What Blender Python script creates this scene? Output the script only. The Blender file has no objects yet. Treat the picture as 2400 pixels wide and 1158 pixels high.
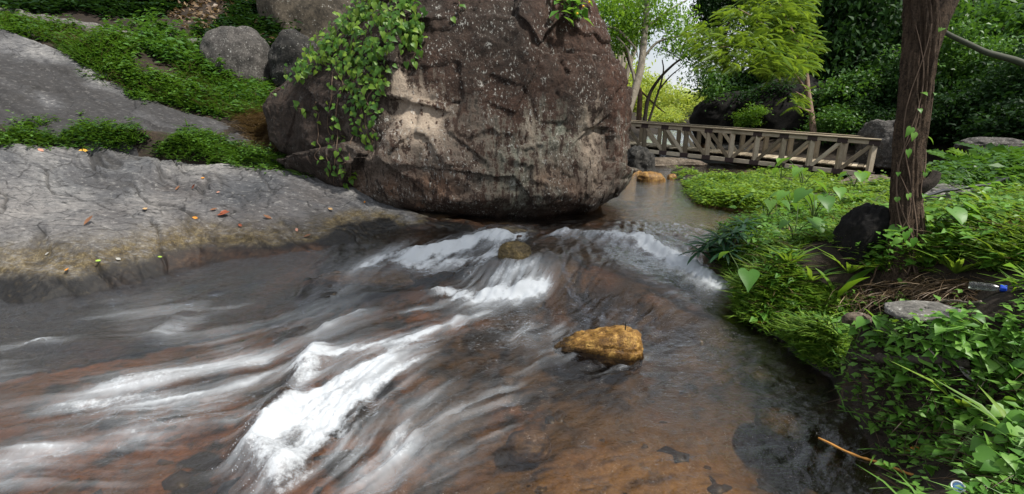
import bpy, math, random
import numpy as np
from mathutils import Vector, Matrix
from mathutils.bvhtree import BVHTree

random.seed(7)
RNG = np.random.default_rng(11)
SC = bpy.context.scene
COL = SC.collection
PI = math.pi

# ------------------------------------------------------------------ camera
FPX = 1100.0                       # focal length in pixels of the 2400 px wide photograph
PITCH = math.radians(15.7)
CAM = np.array([0.0, 0.0, 1.75])
cd = bpy.data.cameras.new('camera')
cd.sensor_width = 36.0
cd.lens = 36.0 * FPX / 2400.0
cd.clip_start = 0.05
cd.clip_end = 3000.0
cam = bpy.data.objects.new('camera', cd)
cam.location = CAM
cam.rotation_euler = (PI / 2 - PITCH, 0, 0)
COL.objects.link(cam)
SC.camera = cam

# ------------------------------------------------------------------ light
SUN_EL, SUN_AZ = math.radians(56), math.radians(118)    # azimuth clockwise from +Y (camera looks along +Y)
world = bpy.data.worlds.new('World')
SC.world = world
world.use_nodes = True
wn, wl = world.node_tree.nodes, world.node_tree.links
wn.clear()
wo = wn.new('ShaderNodeOutputWorld')
wb = wn.new('ShaderNodeBackground')
wb.inputs['Strength'].default_value = 0.068
sky = wn.new('ShaderNodeTexSky')
sky.sky_type = 'NISHITA'
sky.sun_disc = False
sky.sun_elevation = SUN_EL
sky.sun_rotation = SUN_AZ
sky.air_density = 1.2
sky.dust_density = 2.0
# broken white cloud over the whole sky
wtc = wn.new('ShaderNodeTexCoord')
wno = wn.new('ShaderNodeTexNoise')
wno.inputs['Scale'].default_value = 2.2
wno.inputs['Detail'].default_value = 6
wrp = wn.new('ShaderNodeMapRange')
wrp.inputs['From Min'].default_value = 0.36
wrp.inputs['From Max'].default_value = 0.60
wrp.inputs['To Min'].default_value = 0.35
wrp.inputs['To Max'].default_value = 0.95
wmx = wn.new('ShaderNodeMix')
wmx.data_type = 'RGBA'
wmx.inputs[7].default_value = (9.6, 10.0, 10.6, 1)
wl.new(wtc.outputs['Generated'], wno.inputs['Vector'])
wl.new(wno.outputs['Fac'], wrp.inputs['Value'])
wl.new(wrp.outputs['Result'], wmx.inputs[0])
wl.new(sky.outputs['Color'], wmx.inputs[6])
wl.new(wmx.outputs[2], wb.inputs['Color'])
wl.new(wb.outputs['Background'], wo.inputs['Surface'])

sd = bpy.data.lights.new('sun', 'SUN')
sd.energy = 4.2
sd.angle = math.radians(5)
sd.color = (1.0, 0.95, 0.87)
sun = bpy.data.objects.new('sun', sd)
sdir = Vector((math.sin(SUN_AZ) * math.cos(SUN_EL), math.cos(SUN_AZ) * math.cos(SUN_EL), math.sin(SUN_EL)))
sun.rotation_euler = sdir.to_track_quat('Z', 'Y').to_euler()
sun.location = (6, -4, 12)
COL.objects.link(sun)

SC.view_settings.view_transform = 'Standard'
SC.view_settings.look = 'None'
SC.view_settings.gamma = 1.0
SC.view_settings.use_curve_mapping = False
SC.view_settings.exposure = 0.68
SC.render.engine = 'CYCLES'
SC.cycles.use_denoising = True
SC.cycles.max_bounces = 6
SC.cycles.diffuse_bounces = 3
SC.cycles.glossy_bounces = 2
SC.cycles.transmission_bounces = 4
SC.cycles.transparent_max_bounces = 6
SC.cycles.caustics_reflective = False
SC.cycles.caustics_refractive = False
SC.cycles.sample_clamp_indirect = 3.0
SC.cycles.sample_clamp_direct = 5.0

# ------------------------------------------------------------------ helpers: picture <-> place
CP, SP = math.cos(PITCH), math.sin(PITCH)
def ray(px, py):
    u = (px - 1200.0) / FPX; v = (579.0 - py) / FPX
    return np.array([u, CP + v * SP, -SP + v * CP])
def at_z(px, py, z):
    d = ray(px, py); t = (z - CAM[2]) / d[2]
    return CAM + d * t
def at_t(px, py, t):
    return CAM + ray(px, py) * t

# ------------------------------------------------------------------ helpers: noise
def _h(ix, iy, iz, seed):
    n = (ix.astype(np.int64) * 374761393 + iy.astype(np.int64) * 668265263 + iz.astype(np.int64) * 2147483647 + seed * 974634777) & 0xffffffff
    n = ((n ^ (n >> 13)) * 1274126177) & 0xffffffff
    n = ((n ^ (n >> 16)) * 2246822519) & 0xffffffff
    return ((n ^ (n >> 15)) & 0xffffff).astype(np.float32) / 8388607.5 - 1.0
def vnoise(x, y, z=None, seed=0):
    """smooth value noise in -1..1"""
    x = np.asarray(x, np.float64); y = np.asarray(y, np.float64)
    if z is None:
        ix, iy = np.floor(x), np.floor(y)
        fx, fy = x - ix, y - iy
        fx = fx * fx * fx * (fx * (fx * 6 - 15) + 10); fy = fy * fy * fy * (fy * (fy * 6 - 15) + 10)
        o = np.zeros_like(ix)
        a = _h(ix, iy, o, seed); b = _h(ix + 1, iy, o, seed); c = _h(ix, iy + 1, o, seed); d = _h(ix + 1, iy + 1, o, seed)
        return (a + (b - a) * fx) * (1 - fy) + (c + (d - c) * fx) * fy
    z = np.asarray(z, np.float64)
    ix, iy, iz = np.floor(x), np.floor(y), np.floor(z)
    fx, fy, fz = x - ix, y - iy, z - iz
    fx = fx * fx * (3 - 2 * fx); fy = fy * fy * (3 - 2 * fy); fz = fz * fz * (3 - 2 * fz)
    r = []
    for k in (0, 1):
        a = _h(ix, iy, iz + k, seed); b = _h(ix + 1, iy, iz + k, seed); c = _h(ix, iy + 1, iz + k, seed); d = _h(ix + 1, iy + 1, iz + k, seed)
        r.append((a + (b - a) * fx) * (1 - fy) + (c + (d - c) * fx) * fy)
    return r[0] * (1 - fz) + r[1] * fz
def fbm(x, y, z=None, oct=4, seed=0, gain=0.5, lac=2.03, ridged=False):
    s = 0.0; a = 1.0; f = 1.0; tot = 0.0
    for i in range(oct):
        n = vnoise(x * f + 17.3 * i, y * f - 9.1 * i, None if z is None else z * f + 5.7 * i, seed + i)
        if ridged: n = 1 - 2 * np.abs(n)
        s = s + n * a; tot += a; a *= gain; f *= lac
    return s / tot
def sstep(a, b, x):
    t = np.clip((x - a) / (b - a), 0, 1); return t * t * (3 - 2 * t)
def cracks(x, y, z=None, seed=0, w=0.08):
    """thin lines where a noise crosses zero: 1 on the line"""
    n = fbm(x, y, z, 3, seed)
    return np.clip(1 - np.abs(n) / w, 0, 1)
def worley(x, y, seed=0):
    """broken plates: distance to the plate edge, a random number and the offset from its centre"""
    ix, iy = np.floor(x), np.floor(y); o = np.zeros_like(ix)
    d1 = np.full(x.shape, 9.0); d2 = np.full(x.shape, 9.0); rid = np.zeros(x.shape); ox = np.zeros(x.shape); oy = np.zeros(x.shape)
    for a in (-1, 0, 1):
        for b in (-1, 0, 1):
            cx, cy = ix + a, iy + b
            px = cx + .5 + .48 * _h(cx, cy, o, seed); py = cy + .5 + .48 * _h(cx, cy, o + 1, seed)
            d = np.hypot(x - px, y - py); m = d < d1
            d2 = np.where(m, d1, np.minimum(d2, d)); rid = np.where(m, _h(cx, cy, o + 2, seed), rid)
            ox = np.where(m, x - px, ox); oy = np.where(m, y - py, oy); d1 = np.where(m, d, d1)
    return d2 - d1, rid, ox, oy
def plates(x, y, seed, tilt=.5):
    """height of tilted angular plates (-1..1) and how close to a joint (0..1)"""
    e, r, ox, oy = worley(x, y, seed)
    r2 = np.sin(r * 91.7); r3 = np.cos(r * 57.3)
    return r * .6 + tilt * (ox * r2 + oy * r3), np.clip(1 - e / .10, 0, 1)
class TPS:
    def __init__(self, pts, smooth=1e-4):
        p = np.array(pts, float); self.c = p[:, :2]; n = len(p)
        K = self.k(np.linalg.norm(self.c[:, None] - self.c[None], axis=2)) + np.eye(n) * smooth
        P = np.c_[np.ones(n), self.c]
        A = np.zeros((n + 3, n + 3)); A[:n, :n] = K; A[:n, n:] = P; A[n:, :n] = P.T
        s = np.linalg.lstsq(A, np.r_[p[:, 2], np.zeros(3)], rcond=None)[0]
        self.w, self.a = s[:n], s[n:]
    @staticmethod
    def k(r): return r * r * np.log(r + 1e-9)
    def __call__(self, x, y):
        x = np.asarray(x, float); sh = x.shape; x = x.ravel(); y = np.asarray(y, float).ravel()
        out = np.empty_like(x)
        for i in range(0, len(x), 60000):
            xx, yy = x[i:i + 60000], y[i:i + 60000]
            r2 = (xx[:, None] - self.c[None, :, 0]) ** 2 + (yy[:, None] - self.c[None, :, 1]) ** 2 + 1e-12
            out[i:i + 60000] = (0.5 * r2 * np.log(r2)) @ self.w + self.a[0] + self.a[1] * xx + self.a[2] * yy
        return out.reshape(sh)
def seg_dist(x, y, pts):
    """distance to a polyline, and position 0..1 along it"""
    best = np.full(np.shape(x), 1e9); pos = np.zeros(np.shape(x)); n = len(pts) - 1
    for i in range(n):
        a, b = np.array(pts[i][:2]), np.array(pts[i + 1][:2]); ab = b - a
        t = np.clip(((x - a[0]) * ab[0] + (y - a[1]) * ab[1]) / (ab @ ab + 1e-12), 0, 1)
        d = np.hypot(x - a[0] - t * ab[0], y - a[1] - t * ab[1])
        m = d < best; best = np.where(m, d, best); pos = np.where(m, (i + t) / n, pos)
    return best, pos

# ------------------------------------------------------------------ helpers: objects
def mesh_np(name, V, faces, mat=None, smooth=True, attrs=None):
    V = np.asarray(V, np.float32)
    if isinstance(faces, np.ndarray): faces = [faces]
    faces = [np.asarray(f, np.int32) for f in faces if len(f)]
    me = bpy.data.meshes.new(name)
    me.vertices.add(len(V)); me.vertices.foreach_set('co', V.ravel())
    loops = np.concatenate([f.ravel() for f in faces])
    sizes = np.concatenate([np.full(len(f), f.shape[1], np.int32) for f in faces])
    me.loops.add(len(loops)); me.loops.foreach_set('vertex_index', loops)
    me.polygons.add(len(sizes))
    me.polygons.foreach_set('loop_start', np.r_[0, np.cumsum(sizes)[:-1]].astype(np.int32))
    me.polygons.foreach_set('loop_total', sizes)
    me.polygons.foreach_set('use_smooth', np.full(len(sizes), smooth))
    if attrs:
        for k, a in attrs.items():
            a = np.asarray(a, np.float32)
            if a.ndim == 1:
                me.attributes.new(k, 'FLOAT', 'POINT').data.foreach_set('value', a)
            else:
                me.attributes.new(k, 'FLOAT_VECTOR', 'POINT').data.foreach_set('vector', a.ravel())
    me.update(calc_edges=True)
    if mat: me.materials.append(mat)
    return me
def obj(name, me, parent=None, label=None, cat=None, group=None, kind=None):
    o = bpy.data.objects.new(name, me); COL.objects.link(o)
    if parent: o.parent = parent
    return tag(o, label, cat, group, kind)
def tag(o, label=None, cat=None, group=None, kind=None):
    if label: o['label'] = label
    if cat: o['category'] = cat
    if group: o['group'] = group
    if kind: o['kind'] = kind
    return o
def thing(name, loc, label, cat, group=None, rz=0.0):
    o = bpy.data.objects.new(name, None); COL.objects.link(o)
    o.empty_display_size = 0.1
    o.location = loc; o.rotation_euler = (0, 0, rz)
    return tag(o, label, cat, group)
def grid_faces(nr, nc, wrap=False):
    r = np.arange(nr - 1)[:, None]; c = np.arange(nc if wrap else nc - 1)[None]
    c2 = (c + 1) % nc
    return np.stack([r * nc + c, r * nc + c2, (r + 1) * nc + c2, (r + 1) * nc + c], -1).reshape(-1, 4)
def tube_np(pts, rad, n=8, caps=True):
    """a tapered tube along a polyline -> V, [quads, tris]"""
    P = np.array(pts, float); m = len(P); rad = np.broadcast_to(np.array(rad, float), (m,))
    T = np.gradient(P, axis=0); T /= np.linalg.norm(T, axis=1)[:, None] + 1e-12
    u = np.cross(T[0], [0.31, 0.92, 0.23]); u /= np.linalg.norm(u)
    V = []
    ang = np.arange(n) * 2 * PI / n
    for i in range(m):
        u = u - T[i] * (u @ T[i]); u /= np.linalg.norm(u) + 1e-12
        w = np.cross(T[i], u)
        V.append(P[i] + rad[i] * (np.cos(ang)[:, None] * u + np.sin(ang)[:, None] * w))
    V = np.concatenate(V); F = grid_faces(m, n, True); tri = np.zeros((0, 3), int)
    if caps:
        V = np.r_[V, P[:1], P[-1:]]; a = np.arange(n)
        tri = np.r_[np.c_[np.full(n, m * n), (a + 1) % n, a], np.c_[np.full(n, m * n + 1), (m - 1) * n + a, (m - 1) * n + (a + 1) % n]]
    return V, [F, tri]
def join_np(parts):
    """[(V, [F..])] -> V, [F4, F3]"""
    Vs, q, t, o = [], [], [], 0
    for V, Fs in parts:
        if isinstance(Fs, np.ndarray): Fs = [Fs]
        for F in Fs:
            if len(F) == 0: continue
            (q if F.shape[1] == 4 else t).append(np.asarray(F) + o)
        Vs.append(V); o += len(V)
    return np.concatenate(Vs), [np.concatenate(x) for x in (q, t) if x]
def smooth_path(pts, n=24, wob=0.0, seed=0):
    P = np.array(pts, float); m = len(P)
    if m < 3:
        P = np.array([P[0], (P[0] + P[-1]) / 2, P[-1]]); m = 3
    Q = np.r_[2 * P[:1] - P[1:2], P, 2 * P[-1:] - P[-2:-1]]
    out = []
    for s in np.linspace(0, m - 1 - 1e-6, n):
        i = int(s); f = s - i; a, b, c, d = Q[i:i + 4]
        out.append(0.5 * (2 * b + (c - a) * f + (2 * a - 5 * b + 4 * c - d) * f * f + (3 * b - a - 3 * c + d) * f ** 3))
    out = np.array(out)
    if wob:
        r = np.random.default_rng(seed); k = r.normal(size=(n, 3)) * wob
        k[1:-1] = (k[:-2] + k[1:-1] + k[2:]) / 2; out += k
    return out
def box_np(c, size, R=None, bev=0.0):
    """a box with chamfered long edges"""
    sx, sy, sz = np.array(size) / 2.0; b = min(bev, sy * .8, sz * .8)
    if b > 0:
        ring = [(-sy + b, -sz), (sy - b, -sz), (sy, -sz + b), (sy, sz - b), (sy - b, sz), (-sy + b, sz), (-sy, sz - b), (-sy, -sz + b)]
    else:
        ring = [(-sy, -sz), (sy, -sz), (sy, sz), (-sy, sz)]
    k = len(ring)
    V = np.array([(-sx, y, z) for y, z in ring] + [(sx, y, z) for y, z in ring])
    a = np.arange(k)
    F = [np.c_[a, (a + 1) % k, (a + 1) % k + k, a + k]]
    if k == 4: F.append(np.array([[3, 2, 1, 0], [4, 5, 6, 7]]))
    else: F.append(np.array([a[::-1], a + k]))
    if R is not None: V = V @ np.array(R).T
    return V + np.array(c), F
def frame_x(a, b):
    """rotation whose x axis runs a->b and whose z axis is as upright as can be"""
    x = np.array(b, float) - np.array(a, float); L = np.linalg.norm(x); x /= L
    y = np.cross([0, 0, 1.0], x)
    if np.linalg.norm(y) < 1e-6: y = np.array([0, 1.0, 0])
    y /= np.linalg.norm(y); z = np.cross(x, y)
    return np.c_[x, y, z], L

# leaf shapes: y along the leaf, x across, z out of it
def leaf_shape(outline, fold=0.15, curl=-0.2, mid=5):
    """outline: [(y, halfwidth)] -> folded leaf blade"""
    V = []; n = len(outline)
    for y, w in outline:
        z = curl * y * y
        V += [(-w, y - 0.0, z + fold * w), (0, y, z), (w, y, z + fold * w)]
    F = []
    for i in range(n - 1):
        a = 3 * i; F += [(a, a + 1, a + 4, a + 3), (a + 1, a + 2, a + 5, a + 4)]
    return np.array(V, float), np.array(F)
def heart_leaf(fold=0.2, curl=-0.35):
    """heart-shaped blade whose lobes reach back past the stalk"""
    L = [(-.16, .16), (-.1, .30), (.05, .42), (.25, .43), (.45, .34), (.65, .21), (.85, .08), (1.0, .0)]
    V = [(0, 0, 0)]
    for y, w in L: V += [(-w, y, fold * w + curl * y * abs(y)), (w, y, fold * w + curl * y * abs(y))]
    k = len(V)
    for y in (.25, .5, .75): V.append((0, y, curl * y * y))
    V = np.array(V, float)
    tri = []
    for s in (0, 1):
        q = [1 + s + 2 * i for i in range(8)]
        mids = [0, 0, 0, k, k + 1, k + 1, k + 2, q[7]]
        for i in range(7):
            tri.append((q[i], q[i + 1], mids[i]) if s else (q[i + 1], q[i], mids[i]))
            if mids[i + 1] != mids[i] and mids[i + 1] != q[i + 1]:
                tri.append((q[i + 1], mids[i + 1], mids[i]) if s else (q[i + 1], mids[i], mids[i + 1]))
    return V, np.array(tri)
LEAF2 = (np.array([(0, 0, 0), (-.24, .45, .06), (0, 1, -.1), (.24, .45, .06)], float), np.array([(0, 3, 2, 1)]))
LEAF4 = leaf_shape([(0, .03), (.42, .27), (1, .0)], .3, -.2)
BLADE = leaf_shape([(0, .035), (.5, .038), (1, .002)], .5, -.38)
STRAP = leaf_shape([(0, .03), (.25, .085), (.6, .1), (.85, .06), (1, .004)], .5, -.3)
HEART = heart_leaf()
def scatter(tmpl, pos, fwd, nrm, size, width=None):
    """joined copies of a leaf shape -> V, F, per-vertex random tint"""
    V0, F0 = tmpl; N = len(pos); n = len(V0)
    f = fwd / (np.linalg.norm(fwd, axis=1)[:, None] + 1e-9)
    s = np.cross(f, nrm); s /= np.linalg.norm(s, axis=1)[:, None] + 1e-9
    w = np.cross(s, f)
    size = np.broadcast_to(size, (N,)); width = size if width is None else np.broadcast_to(width, (N,))
    V = pos[:, None] + (V0[None, :, 0, None] * width[:, None, None]) * s[:, None] + (V0[None, :, 1, None] * size[:, None, None]) * f[:, None] + (V0[None, :, 2, None] * size[:, None, None]) * w[:, None]
    F = (F0[None] + (np.arange(N) * n)[:, None, None]).reshape(-1, F0.shape[1])
    tint = np.repeat(RNG.random(N), n)
    return V.reshape(-1, 3), F, tint
def rand_dirs(n, up=0.0, spread=1.0):
    d = RNG.normal(size=(n, 3)) * spread; d[:, 2] += up
    return d / (np.linalg.norm(d, axis=1)[:, None] + 1e-9)

# ------------------------------------------------------------------ materials
class NT:
    def __init__(self, name):
        self.m = bpy.data.materials.new(name); self.m.use_nodes = True
        self.t = self.m.node_tree; self.n = self.t.nodes; self.n.clear()
        self.out = self.n.new('ShaderNodeOutputMaterial')
    def add(self, typ, **kw):
        nd = self.n.new('ShaderNode' + typ)
        for k, v in kw.items():
            if k.startswith('i_'):
                key = k[2:].replace('_', ' '); self.set(nd.inputs[int(key) if key.isdigit() else key], v)
            else: setattr(nd, k, v)
        return nd
    def set(self, sock, v):
        if hasattr(v, 'is_output'): self.t.links.new(v, sock)
        elif hasattr(v, 'outputs'): self.t.links.new(v.outputs[0], sock)
        elif isinstance(v, tuple) and len(v) == 3 and sock.type == 'RGBA': sock.default_value = v + (1,)
        else: sock.default_value = v
    def coord(self): return self.add('TexCoord').outputs['Object']
    def attr(self, name): return self.add('Attribute', attribute_name=name)
    def noise(self, scale, detail=4, rough=.55, vec=None, dist=0.0):
        nd = self.add('TexNoise', i_Scale=scale, i_Detail=detail, i_Roughness=rough, i_Distortion=dist)
        if vec is not None: self.set(nd.inputs['Vector'], vec)
        return nd.outputs['Fac']
    def stretch(self, vec, s):
        return self.add('Mapping', i_Vector=vec, i_Scale=s).outputs[0]
    def rng(self, v, a, b, c=0.0, d=1.0):
        return self.add('MapRange', i_Value=v, i_From_Min=a, i_From_Max=b, i_To_Min=c, i_To_Max=d).outputs[0]
    def mix(self, f, a, b, mode='MIX'):
        nd = self.add('Mix', data_type='RGBA', blend_type=mode)
        self.set(nd.inputs[0], f); self.set(nd.inputs[6], a); self.set(nd.inputs[7], b)
        return nd.outputs[2]
    def math(self, op, a, b=0.0):
        nd = self.add('Math', operation=op); self.set(nd.inputs[0], a); self.set(nd.inputs[1], b); return nd.outputs[0]
    def ramp(self, f, stops):
        nd = self.add('ValToRGB'); e = nd.color_ramp.elements
        while len(e) < len(stops): e.new(.5)
        for k, (p, c) in zip(e, stops): k.position = p; k.color = c + (1,)
        self.set(nd.inputs[0], f); return nd.outputs[0]
    def bump(self, h, strength=.4, dist=.02, normal=None):
        nd = self.add('Bump', i_Height=h, i_Strength=strength, i_Distance=dist)
        if normal is not None: self.set(nd.inputs['Normal'], normal)
        return nd.outputs[0]
    def bsdf(self, color, rough=.8, normal=None, spec=.3, **kw):
        nd = self.add('BsdfPrincipled'); self.set(nd.inputs['Base Color'], color); self.set(nd.inputs['Roughness'], rough)
        nd.inputs['Specular IOR Level'].default_value = spec
        if normal is not None: self.set(nd.inputs['Normal'], normal)
        for k, v in kw.items(): self.set(nd.inputs[k.replace('_', ' ')], v)
        return nd.outputs[0]
    def done(self, sh):
        self.set(self.out.inputs['Surface'], sh); return self.m

def leaf_mat(name, cols, trans=.35, rough=.45, spec=.35):
    """cols: 3 greens picked by each leaf's own tint"""
    n = NT(name)
    t = n.attr('tint').outputs['Fac']
    oi = n.add('ObjectInfo').outputs['Random']
    t2 = n.math('FRACT', n.math('ADD', t, oi))
    c = n.ramp(t2, [(0, cols[0]), (.5, cols[1]), (1, cols[2])])
    nz = n.noise(9, 2, .5, n.coord())
    c = n.mix(n.rng(nz, .35, .7, 0, .35), c, cols[0])
    p = n.bsdf(c, rough, spec=spec)
    tr = n.add('BsdfTranslucent'); n.set(tr.inputs[0], n.mix(.5, c, (cols[2][0] * 1.5, cols[2][1] * 1.35, cols[2][2] * .6)))
    mx = n.add('MixShader'); n.set(mx.inputs[0], trans); n.set(mx.inputs[1], p); n.set(mx.inputs[2], tr.outputs[0])
    return n.done(mx.outputs[0])
def plain(name, col, rough=.6, var=.25, scale=20, bump=.3, spec=.3, **kw):
    n = NT(name); co = n.coord()
    z = n.noise(scale, 4, .6, co)
    c = n.mix(z, tuple(x * (1 - var) for x in col), tuple(min(1, x * (1 + var)) for x in col))
    return n.done(n.bsdf(c, rough, n.bump(z, bump, .004), spec, **kw))

# ================================================================== the lie of the land
def pts_z(L): return [tuple(at_z(*p)) for p in L]
def pts_t(L): return [tuple(at_t(*p)) for p in L]
GROUND_PTS = pts_z([
    # stream bed
    (0, 1158, -.27), (600, 1158, -.2), (1200, 1158, -.14), (1700, 1158, -.12), (1980, 1158, -.12),
    (0, 920, -.27), (500, 920, -.22), (900, 900, -.16), (1300, 950, -.12), (1700, 950, -.1), (1900, 980, -.1),
    (300, 770, -.15), (800, 720, -.05), (1100, 730, -.04), (1400, 740, -.02), (1650, 740, .0),
    (800, 610, .14), (900, 570, .24), (1000, 548, .32), (700, 650, .03), (850, 660, .05), (1000, 650, .08), (1130, 650, .1),
    (1200, 600, .27), (1300, 590, .3), (1450, 605, .29), (1560, 640, .22), (1660, 680, .1),
    (1240, 650, .13), (1350, 690, .05), (1500, 690, .1), (1100, 590, .2),
    (1200, 545, .27), (1330, 545, .28), (1450, 558, .28), (1560, 590, .2), (1640, 625, .14),
    (1500, 520, .2), (1450, 490, .12), (1620, 520, .2), (1560, 450, .15), (1490, 420, .2), (1580, 400, .22),
    # right bank
    (2080, 1150, .0), (2030, 1010, .0), (1970, 900, .0), (1850, 800, .03), (1740, 740, .1), (1725, 660, .2), (1660, 590, .33),
    (1700, 535, .37), (1790, 502, .37), (1630, 478, .37), (1590, 425, .37),
    (1810, 690, .45), (1790, 635, .47), (2000, 700, .68), (2150, 700, .8), (2335, 690, .86), (2400, 700, .88), (1960, 790, .3), (2100, 800, .5),
    (2250, 800, .66), (2400, 800, .72), (2100, 900, .27), (2250, 900, .45), (2400, 900, .56), (2150, 1000, .2), (2260, 1050, .37), (2400, 1050, .5),
    (2222, 1135, .36), (2400, 1158, .45), (2130, 1158, .1),
    (2120, 580, .74), (1920, 605, .6), (1800, 560, .48), (2300, 560, .9), (2400, 560, .95), (1900, 500, .5), (2000, 470, .54), (2010, 530, .63), (2200, 490, .86),
    (2230, 458, .93), (2400, 425, 1.05), (1700, 450, .43), (1850, 440, .42), (1750, 412, .40), (1950, 430, .40), (1900, 408, .30),
    # left: under the near slab, then the green strip behind its crest
    (0, 720, -.15), (300, 680, -.1), (0, 500, .55), (400, 500, .55), (700, 520, .4), (0, 338, 1.28), (200, 345, 1.22), (400, 365, 1.1), (600, 385, .98), (750, 415, .82), (900, 455, .6),
]) + pts_t([
    (0, 290, 6.9), (300, 300, 7.0), (500, 330, 7.2), (640, 345, 7.6),
    (0, 85, 8.3), (200, 172, 8.1), (400, 262, 8.0), (580, 328, 7.7),
    (300, 110, 9.3), (450, 205, 8.8), (620, 235, 9.2), (0, 34, 10.4), (250, 70, 10.4), (500, 104, 10.4), (640, 180, 10.2), (120, 100, 9.2),
    (0, -60, 12), (400, 10, 12.2), (600, 20, 12.6), (780, 60, 12.6), (400, -170, 14), (800, -120, 14.5), (0, -250, 14),
]) + [
    (4.3, 13.6, .22), (4.9, 15.6, .4), (5.8, 18, .6), (8.3, 26, 1.0), (13, 40, 1.6), (22, 70, 2.6),
    (2.6, 13.5, .8), (2.2, 16, 1.5), (1, 20, 3), (3, 26, 3.5), (-1, 13, 2.2), (-3, 12, 2.8), (-3, 16, 5), (6.6, 15.5, .45), (8.2, 13.8, .3), (8.9, 11.9, .05), (10.4, 11.2, .55), (9, 17, .9),
    (12, 15, 1.6), (12, 19, 1.5), (17, 19, 3.2), (23, 20, 7), (15, 26, 3), (21, 30, 6.5), (30, 30, 12), (20, 42, 5), (10, 7.5, 1.35), (14, 9, 2.2), (7, 6, 1.15), (18, 12, 4.5),
    (5, 2, .8), (3.2, 1.2, .45), (0, -3, -.1), (-6, -2, -.1), (5, -3, .9), (-8, 2, -.1), (-9, 4.2, .4), (-12, 7, 3.0), (-16, 10, 5.5), (-20, 20, 13), (-10, 24, 11), (0, 40, 6), (-20, 50, 16), (40, 60, 14),
]
TG = TPS(GROUND_PTS, 2e-3)
SLAB_PTS = pts_z([
    (-60, 775, -.28), (0, 748, -.16), (120, 728, -.14), (230, 705, -.12), (330, 690, -.1), (430, 665, -.06), (520, 650, -.03), (620, 640, .0), (700, 632, .06), (800, 610, .15), (900, 578, .22), (1000, 556, .28), (1100, 546, .325), (1160, 550, .31), (950, 585, .17), (1050, 566, .22), (1120, 560, .25), (1000, 600, .10),
    (700, 700, -.08), (300, 790, -.22), (0, 850, -.33), (800, 660, .06), (950, 640, .10), (900, 690, .0), (820, 630, .15), (760, 680, .03),
    (0, 660, .06), (150, 655, .10), (300, 640, .08), (420, 605, .14), (560, 590, .17), (700, 570, .25), (820, 545, .33), (900, 530, .375), (1000, 522, .405), (1060, 524, .385),
    (0, 600, .26), (200, 590, .3), (400, 560, .35), (600, 540, .38), (800, 510, .45),
    (0, 500, .62), (200, 500, .6), (400, 490, .6), (600, 480, .62), (750, 470, .64), (880, 468, .61), (960, 497, .50),
    (0, 420, .95), (200, 420, .9), (400, 420, .88), (600, 425, .85),
    (0, 342, 1.34), (130, 346, 1.3), (250, 352, 1.26), (400, 372, 1.14), (520, 388, 1.04), (620, 400, .98), (720, 412, .92), (820, 440, .78),
    (-300, 342, 1.36), (-300, 500, .64), (-300, 650, .1), (-300, 780, -.25),
]) + [tuple(at_z(a_, b_, c_) + np.array([0, .35, -.14])) for a_, b_, c_ in [(-300, 342, 1.36), (0, 342, 1.34), (130, 346, 1.3), (250, 352, 1.26), (400, 372, 1.14), (520, 388, 1.04), (620, 400, .98), (720, 412, .92), (820, 440, .78), (900, 470, .6), (980, 500, .5)]] + [(-.3, 6.5, .25), (-9, 4.5, .3)]
TS = TPS(SLAB_PTS, 5e-4)
CREST = np.array([at_z(*p_)[:2] for p_ in [(-300, 342, 1.36), (0, 342, 1.34), (130, 346, 1.3), (250, 352, 1.26), (400, 372, 1.14), (520, 388, 1.04), (620, 400, .98), (720, 412, .92), (820, 440, .78), (900, 470, .6), (980, 500, .5), (1060, 515, .44)]] + [[.35, 6.0]])
WATER_PTS = pts_z([
    (0, 1158, -.1), (600, 1158, -.07), (1200, 1158, -.03), (1800, 1158, -.02), (2100, 1158, -.02),
    (0, 900, -.1), (500, 900, -.07), (900, 900, -.02), (1300, 950, 0), (1700, 950, 0.0), (2000, 950, 0),
    (0, 760, -.09), (300, 740, -.06), (600, 700, .0), (800, 700, .03), (1100, 720, .05), (1400, 740, .07), (1700, 750, .08), (1850, 800, .05),
    (800, 610, .19), (900, 575, .28), (1000, 550, .34), (700, 640, .1), (850, 660, .1), (1000, 655, .13), (1130, 660, .13), (1250, 690, .1),
    (1200, 605, .28), (1300, 590, .325), (1450, 605, .315), (1560, 640, .25), (1660, 685, .15), (1350, 690, .11), (1500, 695, .15), (1720, 700, .14),
    (1100, 590, .25), (1170, 545, .35), (1330, 545, .345), (1450, 552, .345), (1560, 595, .25), (1640, 630, .2), (1620, 570, .34),
    (1500, 520, .35), (1450, 490, .35), (1640, 520, .35), (1560, 450, .35), (1490, 420, .35), (1580, 400, .35), (1700, 520, .35), (1800, 490, .35),
]) + [(4.3, 13.6, .36), (3, 10, .35), (1, 9, .35), (-1, 8, .35), (5, 10, .35), (2, 12, .35), (7, 9, .35), (5, 15.8, .62), (5.9, 18, .8), (8.3, 26, 1.2), (3, 17, .5), (9, 16, .1), (8, 13, .2), (7, 14.5, .3), (-8, 2, -.1), (-8, 4, -.1), (4, 1, -.02), (0, .5, -.06), (-3, .5, -.09)]
TW = TPS(WATER_PTS, 1e-3)

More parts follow.
